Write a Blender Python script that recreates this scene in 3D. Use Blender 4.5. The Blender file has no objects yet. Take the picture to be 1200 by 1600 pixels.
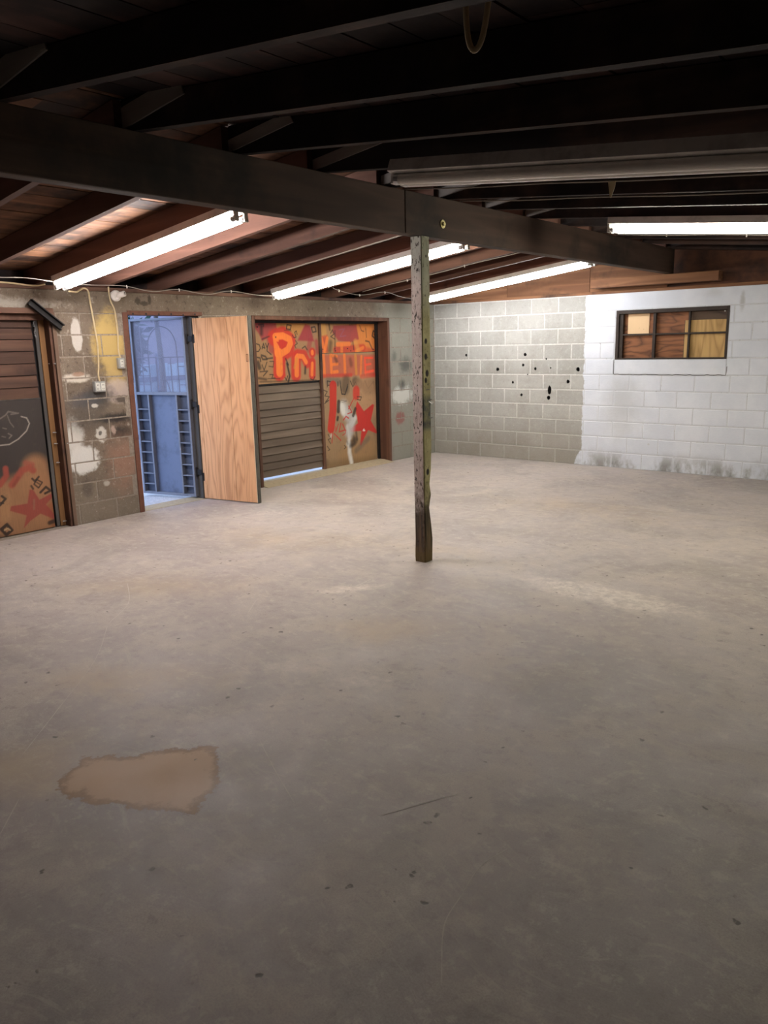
import bpy, bmesh, math, random
import numpy as np
from mathutils import Vector, Matrix
from mathutils import noise as mnoise
random.seed(7); rng = np.random.default_rng(7)
S = bpy.context.scene; COL = S.collection
def lin(c):
    return tuple(((v/255)/12.92 if v/255 <= .04045 else ((v/255+.055)/1.055)**2.4) for v in c)

# ---------------------------------------------------------------- camera
CAM = Vector((6.962, -9.622, 1.646))
cd = bpy.data.cameras.new('camera'); cam = bpy.data.objects.new('camera', cd); COL.objects.link(cam); S.camera = cam
cd.sensor_fit = 'HORIZONTAL'; cd.sensor_width = 36; cd.lens = 36*1208.2/1200; cd.clip_start = .05; cd.clip_end = 200
Rg, Up, Fw = (0.77105871, 0.63634657, -0.02305471), (-0.1176466, 0.1779478, 0.97698202), (-0.62580169, 0.75059818, -0.21207221)
cam.matrix_world = Matrix(((Rg[0], Up[0], -Fw[0], CAM[0]), (Rg[1], Up[1], -Fw[1], CAM[1]), (Rg[2], Up[2], -Fw[2], CAM[2]), (0, 0, 0, 1)))
# ---------------------------------------------------------------- world, exposure
W = bpy.data.worlds.new('sky'); S.world = W; W.use_nodes = True
bgn = W.node_tree.nodes['Background']; bgn.inputs[0].default_value = (.50, .66, 1.0, 1); bgn.inputs[1].default_value = 2.2
S.view_settings.view_transform = 'Standard'; S.view_settings.look = 'None'; S.view_settings.gamma = 1
S.view_settings.use_curve_mapping = False; S.view_settings.exposure = 0.88
TUBE_POWER = 46.0
TUBE_WARM, TUBE_COOL, TUBE_YELLOW = (1, .935, .915), (.97, .975, 1.0), (1, .945, .80)

# ---------------------------------------------------------------- node helper
class N:
    def __init__(s, name):
        s.m = bpy.data.materials.new(name); s.m.use_nodes = True; s.t = s.m.node_tree
        s.b = s.t.nodes['Principled BSDF']; s.b.inputs['Specular IOR Level'].default_value = .3
        s._c = {}
    def n(s, typ, **kw):
        x = s.t.nodes.new(typ)
        for k, v in kw.items(): setattr(x, k, v)
        return x
    def put(s, sock, v):
        if isinstance(v, bpy.types.NodeSocket): s.t.links.new(v, sock)
        elif v is not None:
            if hasattr(sock.default_value, '__len__') and len(sock.default_value) == 4 and len(v) == 3: v = (*v, 1)
            sock.default_value = v
    def pos(s):
        if 'p' not in s._c: s._c['p'] = s.n('ShaderNodeNewGeometry').outputs['Position']
        return s._c['p']
    def normal(s): return s.n('ShaderNodeNewGeometry').outputs['Normal']
    def obj(s):
        if 'o' not in s._c: s._c['o'] = s.n('ShaderNodeTexCoord').outputs['Object']
        return s._c['o']
    def rnd(s):
        if 'r' not in s._c: s._c['r'] = s.n('ShaderNodeObjectInfo').outputs['Random']
        return s._c['r']
    def attr(s, name): return s.n('ShaderNodeAttribute', attribute_name=name).outputs['Color']
    def vm(s, op, a, b=None, out=0):
        x = s.n('ShaderNodeVectorMath', operation=op); s.put(x.inputs[0], a)
        if b is not None: s.put(x.inputs[3] if op == 'SCALE' else x.inputs[1], b)
        return x.outputs['Value'] if op in ('LENGTH', 'DISTANCE', 'DOT_PRODUCT') else x.outputs[0]
    def ma(s, op, a, b=None, clamp=False):
        x = s.n('ShaderNodeMath', operation=op, use_clamp=clamp); s.put(x.inputs[0], a)
        if b is not None: s.put(x.inputs[1], b)
        return x.outputs[0]
    def rng(s, v, a, b, c=0., d=1., smooth=True):
        x = s.n('ShaderNodeMapRange', interpolation_type='SMOOTHSTEP' if smooth else 'LINEAR')
        for i, q in enumerate((v, a, b, c, d)): s.put(x.inputs[i], q)
        return x.outputs[0]
    def noise(s, vec, scale, detail=3., rough=.55, dist=0., col=False):
        x = s.n('ShaderNodeTexNoise'); s.put(x.inputs['Vector'], vec)
        for k, v in (('Scale', scale), ('Detail', detail), ('Roughness', rough), ('Distortion', dist)): s.put(x.inputs[k], v)
        return x.outputs['Color' if col else 'Fac']
    def voro(s, vec, scale, feature='F1', col=False):
        x = s.n('ShaderNodeTexVoronoi', feature=feature); s.put(x.inputs['Vector'], vec); s.put(x.inputs['Scale'], scale)
        return x.outputs['Color' if col else 'Distance']
    def mix(s, f, a, b, mode='MIX'):
        x = s.n('ShaderNodeMix', data_type='RGBA', blend_type=mode); x.clamp_factor = True
        s.put(x.inputs[0], f); s.put(x.inputs[6], a); s.put(x.inputs[7], b); return x.outputs[2]
    def sep(s, v):
        x = s.n('ShaderNodeSeparateXYZ'); s.put(x.inputs[0], v); return x.outputs
    def spot(s, c, r, soft=.35, namp=.5, nscale=6.):
        """soft-edged patch of paint or dirt round a point; a radius of 0 ignores that axis"""
        if ('d', nscale) not in s._c:
            s._c[('d', nscale)] = s.vm('SUBTRACT', s.noise(s.pos(), nscale, 6, .75, col=True), (.5, .5, .5))
        inv = tuple(0 if q == 0 else 1/q for q in r)
        d = s.vm('MULTIPLY', s.vm('SUBTRACT', s.pos(), c), inv)
        d = s.vm('ADD', d, s.vm('SCALE', s._c[('d', nscale)], namp*4.5+.6))
        d = s.vm('MULTIPLY', d, tuple(0 if q == 0 else 1 for q in r))
        return s.rng(s.vm('LENGTH', d), 1+soft, 1-soft)
    def bump(s, h, strength=.3, dist=.01):
        x = s.n('ShaderNodeBump'); x.inputs['Strength'].default_value = strength; x.inputs['Distance'].default_value = dist
        s.put(x.inputs['Height'], h); s.put(s.b.inputs['Normal'], x.outputs[0])
    def done(s, color, rough=.7, metal=0., spec=None):
        s.put(s.b.inputs['Base Color'], color); s.put(s.b.inputs['Roughness'], rough); s.put(s.b.inputs['Metallic'], metal)
        if spec is not None: s.b.inputs['Specular IOR Level'].default_value = spec
        return s.m

def wood(name, dark, light, axis=0, rings=9., scale=5., soot=0., sootcol=(.012, .010, .012), rough=.75, contrast=1., worldspace=False, stretch=.07):
    """long-grained timber: contour lines of a stretched noise, plus fine fibre"""
    w = N(name); sc = [1, 1, 1]; sc[axis] = stretch
    v = w.pos() if worldspace else w.obj()
    off = w.vm('SCALE', (13.1, 7.7, 5.3), w.rnd()); v = w.vm('ADD', v, off)
    vs = w.vm('MULTIPLY', v, tuple(sc))
    n1 = w.noise(vs, scale, 2, .5, .2)
    g = w.ma('PINGPONG', w.ma('MULTIPLY', n1, rings), 1.0)
    fib = w.noise(w.vm('MULTIPLY', v, tuple(.03 if i == axis else 1 for i in range(3))), 140, 3, .6)
    f = w.ma('ADD', w.ma('MULTIPLY', w.ma('POWER', g, 1.6), .62*contrast), w.ma('MULTIPLY', fib, .42), True)
    c = w.mix(f, dark, light)
    c = w.mix(w.ma('MULTIPLY', w.rnd(), .35), c, tuple(q*.55 for q in dark))
    if soot > 0:
        sm = w.rng(w.noise(v, 1.3, 5, .65), .62-soot*.5, .86-soot*.5)
        c = w.mix(w.ma('MULTIPLY', sm, .9), c, sootcol)
    w.bump(f, .25, .004)
    return w.done(c, rough)

def plain(name, c, rough=.6, metal=0., grime=.25, scale=14.):
    w = N(name); k = w.rng(w.noise(w.obj(), scale, 5, .65), .45, .75)
    return w.done(w.mix(w.ma('MULTIPLY', k, grime), c, tuple(q*.35 for q in c)), rough, metal)
def emit(name, c, p):
    w = N(name); w.put(w.b.inputs['Base Color'], (.9, .9, .88)); w.put(w.b.inputs['Emission Color'], c); w.b.inputs['Emission Strength'].default_value = p
    return w.m

# ---------------------------------------------------------------- mesh helpers
class MB:
    def __init__(s): s.v = []; s.f = []; s.mi = []
    def add(s, vs, fs, m=0):
        o = len(s.v); s.v += [tuple(v) for v in vs]; s.f += [tuple(i+o for i in f) for f in fs]; s.mi += [m]*len(fs); return s
    def box(s, a, b, ch=0., m=0, mat=None):
        x0, y0, z0 = (min(p, q) for p, q in zip(a, b)); x1, y1, z1 = (max(p, q) for p, q in zip(a, b))
        if ch <= 0:
            vs = [(x0, y0, z0), (x1, y0, z0), (x1, y1, z0), (x0, y1, z0), (x0, y0, z1), (x1, y0, z1), (x1, y1, z1), (x0, y1, z1)]
            fs = [(0, 3, 2, 1), (4, 5, 6, 7), (0, 1, 5, 4), (1, 2, 6, 5), (2, 3, 7, 6), (3, 0, 4, 7)]
        else:
            c = min(ch, (x1-x0)*.45, (y1-y0)*.45, (z1-z0)*.45); bm = bmesh.new(); bmesh.ops.create_cube(bm, size=1)
            for v in bm.verts: v.co = Vector((x0+(v.co.x+.5)*(x1-x0), y0+(v.co.y+.5)*(y1-y0), z0+(v.co.z+.5)*(z1-z0)))
            bmesh.ops.bevel(bm, geom=bm.edges[:], offset=c, segments=1, affect='EDGES'); bm.verts.index_update()
            vs = [v.co.copy() for v in bm.verts]; fs = [tuple(v.index for v in f.verts) for f in bm.faces]; bm.free()
        if mat is not None: vs = [mat @ Vector(v) for v in vs]
        return s.add(vs, fs, m)
    def bar(s, p, q, w, h, up=(0, 0, 1), ch=0., m=0):
        """rectangular bar from p to q; w across, h along 'up'"""
        p, q = Vector(p), Vector(q); d = (q-p); L = d.length; d.normalize(); u = Vector(up); sx = d.cross(u).normalized(); u = sx.cross(d).normalized()
        M = Matrix(((d.x, sx.x, u.x, p.x), (d.y, sx.y, u.y, p.y), (d.z, sx.z, u.z, p.z), (0, 0, 0, 1)))
        return s.box((0, -w/2, -h/2), (L, w/2, h/2), ch, m, M)
    def tube(s, pts, r, n=8, closed=False, m=0, cap=True):
        pts = [Vector(p) for p in pts]; k = len(pts); rings = []; prev = None
        for i, p in enumerate(pts):
            a = pts[(i-1) % k] if (closed or i > 0) else p; b = pts[(i+1) % k] if (closed or i < k-1) else p
            d = (b-a).normalized()
            if prev is None:
                u = Vector((0, 0, 1)) if abs(d.z) < .9 else Vector((1, 0, 0)); prev = d.cross(u).normalized()
            e1 = (prev - d*prev.dot(d)).normalized(); prev = e1; e2 = d.cross(e1)
            rr = r[i] if isinstance(r, (list, tuple)) else r
            rings.append([p + e1*rr*math.cos(2*math.pi*j/n) + e2*rr*math.sin(2*math.pi*j/n) for j in range(n)])
        vs = [v for q in rings for v in q]; fs = []
        for i in range(k if closed else k-1):
            o, o2 = i*n, ((i+1) % k)*n
            for j in range(n): fs.append((o+j, o+(j+1) % n, o2+(j+1) % n, o2+j))
        if cap and not closed: fs += [tuple(range(n-1, -1, -1)), tuple((k-1)*n+j for j in range(n))]
        return s.add(vs, fs, m)
    def prism(s, poly, axis, a, b, m=0):
        """polygon in the two other axes, extruded along axis from a to b"""
        def P(u, v, t):
            return {0: (t, u, v), 1: (u, t, v), 2: (u, v, t)}[axis]
        n = len(poly); vs = [P(u, v, a) for u, v in poly]+[P(u, v, b) for u, v in poly]
        fs = [tuple(range(n-1, -1, -1)), tuple(range(n, 2*n))]+[(i, (i+1) % n, n+(i+1) % n, n+i) for i in range(n)]
        return s.add(vs, fs, m)
    def build(s, name, mats, parent=None, smooth=False, loc=None):
        me = bpy.data.meshes.new(name); me.from_pydata([tuple(v) for v in s.v], [], s.f)
        for q in (mats if isinstance(mats, (list, tuple)) else [mats]): me.materials.append(q)
        me.polygons.foreach_set('material_index', s.mi)
        bm = bmesh.new(); bm.from_mesh(me); bmesh.ops.recalc_face_normals(bm, faces=bm.faces[:]); bm.to_mesh(me); bm.free()
        if smooth: me.polygons.foreach_set('use_smooth', [len(f) == 4 for f in s.f])
        return link(name, me, parent, loc)
def link(name, me, parent=None, loc=None):
    o = bpy.data.objects.new(name, me); COL.objects.link(o)
    if parent is not None: o.parent = parent
    if loc is not None: o.location = loc
    return o
def empty(name, loc=(0, 0, 0), rz=0.):
    o = bpy.data.objects.new(name, None); COL.objects.link(o); o.location = loc; o.rotation_euler = (0, 0, rz); o.empty_display_size = .1; return o
def tag(o, label=None, cat=None, group=None, kind=None):
    if label: o['label'] = label
    if cat: o['category'] = cat
    if group: o['group'] = group
    if kind: o['kind'] = kind
    return o
def smooth_path(pts, k=6):
    P = [Vector(p) for p in pts]; P = [P[0]*2-P[1]]+P+[P[-1]*2-P[-2]]; out = []
    for i in range(1, len(P)-2):
        a, b, c, d = P[i-1:i+3]
        for j in range(k):
            t = j/k; out.append(.5*((2*b)+(c-a)*t+(2*a-5*b+4*c-d)*t*t+(3*b-a-3*c+d)*t**3))
    out.append(P[-2]); return out
def copy_tree(o, parent=None):
    c = o.copy(); COL.objects.link(c); c.parent = parent
    for ch in list(o.children): copy_tree(ch, c)
    return c

# paint strokes on a dense sheet of points: each op lays a soft spray line or patch of paint
def raster(U, V, base, ops):
    col = np.empty(U.shape+(3,)); col[:] = base
    for k, c, a, w, s, pts in ops:
        c = np.array(lin(c)); P = np.array(pts, float)
        x0, y0 = P.min(0)-w-s; x1, y1 = P.max(0)+w+s
        ui = np.where((U[:, 0] >= x0) & (U[:, 0] <= x1))[0]; vi = np.where((V[0] >= y0) & (V[0] <= y1))[0]
        if len(ui) == 0 or len(vi) == 0: continue
        sl = (slice(ui[0], ui[-1]+1), slice(vi[0], vi[-1]+1)); u, v = U[sl], V[sl]
        n = len(P); d = np.full(u.shape, 1e9)
        for i in range(n if k == 'p' else n-1):
            A, B = P[i], P[(i+1) % n]; e = B-A; L = max(e@e, 1e-12)
            t = np.clip(((u-A[0])*e[0]+(v-A[1])*e[1])/L, 0, 1)
            d = np.minimum(d, np.hypot(u-A[0]-t*e[0], v-A[1]-t*e[1]))
        if k == 'p':
            ins = np.zeros(u.shape, bool)
            for i in range(n):
                A, B = P[i], P[(i+1) % n]
                if A[1] != B[1]: ins ^= ((v < A[1]) != (v < B[1])) & (u < (B[0]-A[0])*(v-A[1])/(B[1]-A[1])+A[0])
            d = np.where(ins, -d, d); m = np.clip(.5-d/max(s, 1e-4), 0, 1)
        else: m = np.clip((w/2+s/2-d)/max(s, 1e-4), 0, 1)
        m = (m*m*(3-2*m)*a)[..., None]; col[sl] = col[sl]*(1-m)+c*m
    return col
def painted_sheet(name, y0, y1, z0, z1, x, thick, base, ops, mat, parent, step=.006):
    nu, nv = max(2, int((y1-y0)/step)), max(2, int((z1-z0)/step))
    U, V = np.meshgrid(np.linspace(y0, y1, nu), np.linspace(z0, z1, nv), indexing='ij')
    jit = rng.normal(0, .003, U.shape); col = raster(U, V, base, ops)
    vs = np.stack([np.full(U.shape, x), U, V], -1).reshape(-1, 3)
    idx = np.arange(nu*nv).reshape(nu, nv)
    q = np.stack([idx[:-1, :-1], idx[1:, :-1], idx[1:, 1:], idx[:-1, 1:]], -1).reshape(-1, 4)
    ring = np.concatenate([idx[:, 0], idx[-1, 1:], idx[-2::-1, -1], idx[0, -2:0:-1]])
    o = len(vs); back = vs[ring].copy(); back[:, 0] -= thick; vs = np.concatenate([vs, back]); n = len(ring)
    side = [(ring[i], ring[(i+1) % n], o+(i+1) % n, o+i)[::-1] for i in range(n)]
    me = bpy.data.meshes.new(name); me.from_pydata(vs.tolist(), [], q.tolist()+[tuple(map(int, f)) for f in side]+[tuple(range(o, o+n))])
    me.materials.append(mat); a = me.color_attributes.new('paint', 'FLOAT_COLOR', 'POINT')
    full = np.ones((len(vs), 4)); full[:o, :3] = col.reshape(-1, 3); full[o:, :3] = base; a.data.foreach_set('color', full.ravel())
    return link(name, me, parent)
G_LEFT = [
 ('l',(205,140,60),0.6,0.22,0.1,[(-2.955,1.875),(-2.551,1.901)]),
 ('p',(158,48,62),0.85,0,0.03,[(-3.339,1.938),(-2.997,1.932),(-2.981,1.826),(-3.099,1.769),(-3.236,1.713),(-3.274,1.794),(-3.334,1.859)]),
 ('p',(158,48,62),0.9,0,0.03,[(-2.501,1.918),(-2.416,1.901),(-2.352,1.702),(-2.648,1.714)]),
 ('l',(158,48,62),0.6,0.08,0.04,[(-2.428,1.703),(-2.459,1.6)]),
 ('l',(158,48,62),0.7,0.06,0.04,[(-2.314,1.702),(-2.297,1.562)]),
 ('l',(158,48,62),0.7,0.1,0.05,[(-3.112,1.744),(-3.087,1.612)]),
 ('l',(198,50,38),0.95,0.2,0.04,[(-2.955,1.71),(-2.982,1.326)]),
 ('l',(198,50,38),0.95,0.2,0.04,[(-3.043,1.752),(-2.892,1.792),(-2.78,1.716),(-2.811,1.607),(-2.943,1.551)]),
 ('l',(198,50,38),0.92,0.17,0.04,[(-2.686,1.502),(-2.7,1.288)]),
 ('l',(198,50,38),0.92,0.14,0.04,[(-2.659,1.544),(-2.55,1.533),(-2.494,1.436)]),
 ('l',(198,50,38),0.95,0.12,0.03,[(-2.4,1.442),(-2.41,1.275)]),
 ('l',(198,50,38),0.95,0.12,0.03,[(-2.392,1.564),(-2.393,1.555)]),
 ('l',(198,50,38),0.7,0.05,0.03,[(-3.042,1.295),(-2.902,1.297)]),
 ('l',(235,126,54),0.97,0.11,0.02,[(-2.97,1.577),(-2.976,1.334)]),
 ('l',(235,126,54),0.97,0.085,0.015,[(-3.02,1.768),(-2.893,1.775),(-2.784,1.733),(-2.77,1.682),(-2.822,1.607),(-2.955,1.551),(-2.999,1.577)]),
 ('l',(235,126,54),0.95,0.09,0.015,[(-3.014,1.76),(-3.0,1.561)]),
 ('p',(198,50,38),0.95,0,0.01,[(-3.007,1.706),(-2.828,1.704),(-2.891,1.634),(-2.949,1.626)]),
 ('l',(235,126,54),0.95,0.075,0.015,[(-2.674,1.502),(-2.687,1.296)]),
 ('l',(235,126,54),0.95,0.06,0.015,[(-2.66,1.527),(-2.563,1.516),(-2.512,1.445)]),
 ('l',(235,126,54),0.97,0.05,0.012,[(-2.401,1.424),(-2.416,1.284)]),
 ('l',(235,126,54),0.97,0.05,0.012,[(-2.394,1.572),(-2.393,1.551)]),
 ('l',(205,140,60),0.6,0.04,0.02,[(-2.675,1.493),(-2.718,1.383)]),
 ('l',(42,36,34),0.85,0.035,0.03,[(-2.528,1.385),(-2.539,1.307)]),
 ('l',(42,36,34),0.9,0.03,0.02,[(-2.846,1.439),(-2.809,1.284),(-2.837,1.217)]),
 ('l',(42,36,34),0.85,0.02,0.02,[(-2.865,1.499),(-2.823,1.421)]),
 ('l',(42,36,34),0.8,0.05,0.05,[(-3.234,1.883),(-3.241,1.802)]),
 ('l',(42,36,34),0.8,0.02,0.02,[(-3.276,1.907),(-3.199,1.915),(-3.201,1.891)]),
 ('l',(42,36,34),0.7,0.02,0.015,[(-3.121,1.769),(-3.234,1.737)]),
 ('l',(42,36,34),0.9,0.014,0.006,[(-3.347,1.69),(-3.283,1.673),(-3.27,1.632),(-3.3,1.596),(-3.354,1.594)]),
 ('l',(42,36,34),0.9,0.014,0.006,[(-3.243,1.624),(-3.216,1.688),(-3.198,1.631),(-3.241,1.648)]),
 ('l',(42,36,34),0.9,0.014,0.006,[(-3.183,1.688),(-3.164,1.639),(-3.133,1.687)]),
 ('l',(42,36,34),0.9,0.014,0.006,[(-3.158,1.647),(-3.167,1.598),(-3.103,1.555)]),
 ('l',(42,36,34),0.9,0.018,0.01,[(-3.338,1.528),(-3.284,1.519),(-3.276,1.478)]),
 ('l',(42,36,34),0.85,0.022,0.01,[(-3.259,1.551),(-3.194,1.533),(-3.174,1.499),(-3.241,1.501),(-3.261,1.534)]),
 ('l',(42,36,34),0.8,0.02,0.01,[(-3.174,1.507),(-3.083,1.513)]),
 ('l',(42,36,34),0.85,0.06,0.04,[(-3.321,1.463),(-3.303,1.405)]),
 ('l',(42,36,34),0.85,0.014,0.008,[(-3.257,1.436),(-3.229,1.369),(-3.177,1.466)]),
 ('l',(42,36,34),0.8,0.012,0.008,[(-3.131,1.473),(-3.064,1.471),(-3.08,1.405),(-3.147,1.416)]),
 ('l',(42,36,34),0.8,0.016,0.008,[(-3.296,1.356),(-3.174,1.359),(-3.245,1.304),(-3.197,1.343)]),
 ('l',(42,36,34),0.75,0.03,0.03,[(-3.335,1.283),(-3.203,1.261)]),
 ('l',(42,36,34),0.8,0.014,0.008,[(-3.143,1.316),(-3.086,1.313),(-3.112,1.273),(-3.055,1.27)]),
 ('l',(42,36,34),0.9,0.016,0.006,[(-2.814,1.908),(-2.744,1.9),(-2.759,1.85),(-2.829,1.858),(-2.814,1.908)]),
 ('l',(42,36,34),0.7,0.012,0.008,[(-2.865,1.842),(-2.748,1.833)]),
 ('l',(42,36,34),0.85,0.018,0.006,[(-2.392,1.876),(-2.329,1.884),(-2.307,1.824),(-2.371,1.815),(-2.392,1.876)]),
 ('l',(42,36,34),0.85,0.013,0.006,[(-2.734,1.783),(-2.706,1.749),(-2.669,1.757),(-2.69,1.816),(-2.659,1.833),(-2.649,1.791)]),
 ('l',(42,36,34),0.8,0.012,0.006,[(-2.684,1.715),(-2.65,1.68),(-2.7,1.656),(-2.678,1.621)]),
 ('l',(42,36,34),0.8,0.016,0.008,[(-2.569,1.619),(-2.518,1.644),(-2.484,1.6)]),
 ('l',(42,36,34),0.7,0.012,0.008,[(-3.18,1.268),(-2.975,1.258)]),
 ('l',(42,36,34),0.85,0.014,0.006,[(-2.444,1.232),(-2.394,1.212),(-2.366,1.255)]),
 ('l',(42,36,34),0.85,0.016,0.008,[(-2.892,1.271),(-2.871,1.236),(-2.844,1.286)]),
 ('l',(42,36,34),0.95,0.02,0.004,[(-3.013,1.761),(-3.011,1.758)]),
 ('l',(42,36,34),0.95,0.02,0.004,[(-2.834,1.43),(-2.832,1.427)]),
 ('l',(42,36,34),0.6,0.02,0.02,[(-3.305,1.237),(-2.344,1.21)]),
]
G_RTOP = [
 ('l',(222,130,55),0.8,0.4,0.15,[(-1.427,1.766),(-1.139,1.717)]),
 ('l',(215,160,80),0.6,0.1,0.05,[(-2.176,1.922),(-2.167,1.792)]),
 ('p',(158,48,62),0.85,0,0.03,[(-1.983,1.901),(-1.526,1.913),(-1.482,1.72),(-1.659,1.677),(-1.895,1.702),(-2.004,1.813)]),
 ('p',(198,50,38),0.7,0,0.04,[(-2.264,1.76),(-2.103,1.781),(-2.1,1.552),(-2.276,1.556)]),
 ('l',(198,50,38),0.8,0.1,0.04,[(-1.951,1.582),(-1.398,1.605)]),
 ('l',(198,50,38),0.6,0.1,0.05,[(-1.364,1.569),(-1.127,1.529)]),
 ('l',(235,126,54),0.9,0.05,0.015,[(-2.218,1.739),(-2.163,1.575)]),
 ('l',(235,126,54),0.9,0.05,0.015,[(-2.106,1.738),(-2.164,1.564)]),
 ('l',(235,126,54),0.85,0.06,0.02,[(-1.914,1.658),(-1.677,1.661)]),
 ('l',(235,126,54),0.85,0.05,0.02,[(-1.831,1.646),(-1.836,1.546)]),
 ('l',(235,126,54),0.8,0.05,0.02,[(-1.542,1.562),(-1.398,1.605)]),
 ('l',(215,150,75),0.6,0.08,0.04,[(-1.554,1.687),(-1.506,1.584)]),
 ('l',(42,36,34),0.6,0.07,0.06,[(-2.044,1.682),(-2.066,1.584)]),
 ('l',(42,36,34),0.8,0.014,0.008,[(-2.038,1.802),(-2.003,1.846),(-1.973,1.791),(-2.04,1.759),(-1.96,1.725)]),
 ('l',(42,36,34),0.8,0.014,0.006,[(-1.954,1.835),(-1.968,1.571)]),
 ('l',(42,36,34),0.75,0.014,0.008,[(-1.456,1.902),(-1.424,1.834),(-1.371,1.822)]),
 ('l',(42,36,34),0.75,0.014,0.008,[(-1.333,1.868),(-1.321,1.742)]),
 ('l',(42,36,34),0.7,0.02,0.01,[(-1.606,1.688),(-1.594,1.586)]),
 ('l',(42,36,34),0.9,0.022,0.006,[(-1.171,1.834),(-1.108,1.787),(-1.147,1.729),(-1.201,1.764),(-1.171,1.834)]),
 ('l',(42,36,34),0.9,0.012,0.006,[(-1.164,1.787),(-1.146,1.77)]),
 ('l',(42,36,34),0.8,0.022,0.012,[(-1.341,1.696),(-1.269,1.684),(-1.2,1.578)]),
 ('l',(42,36,34),0.8,0.014,0.006,[(-1.219,1.543),(-1.127,1.553)]),
 ('l',(42,36,34),0.7,0.03,0.02,[(-2.063,1.922),(-2.051,1.846)]),
 ('l',(42,36,34),0.5,0.02,0.02,[(-1.665,1.913),(-1.526,1.925)]),
 ('l',(150,90,105),0.7,0.014,0.008,[(-1.871,1.846),(-1.769,1.857),(-1.859,1.757),(-1.74,1.768)]),
 ('l',(42,36,34),0.95,0.018,0.004,[(-2.219,1.578),(-2.218,1.576)]),
 ('l',(42,36,34),0.95,0.018,0.004,[(-1.955,1.575),(-1.953,1.573)]),
 ('l',(42,36,34),0.95,0.018,0.004,[(-1.654,1.569),(-1.652,1.566)]),
]
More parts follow.
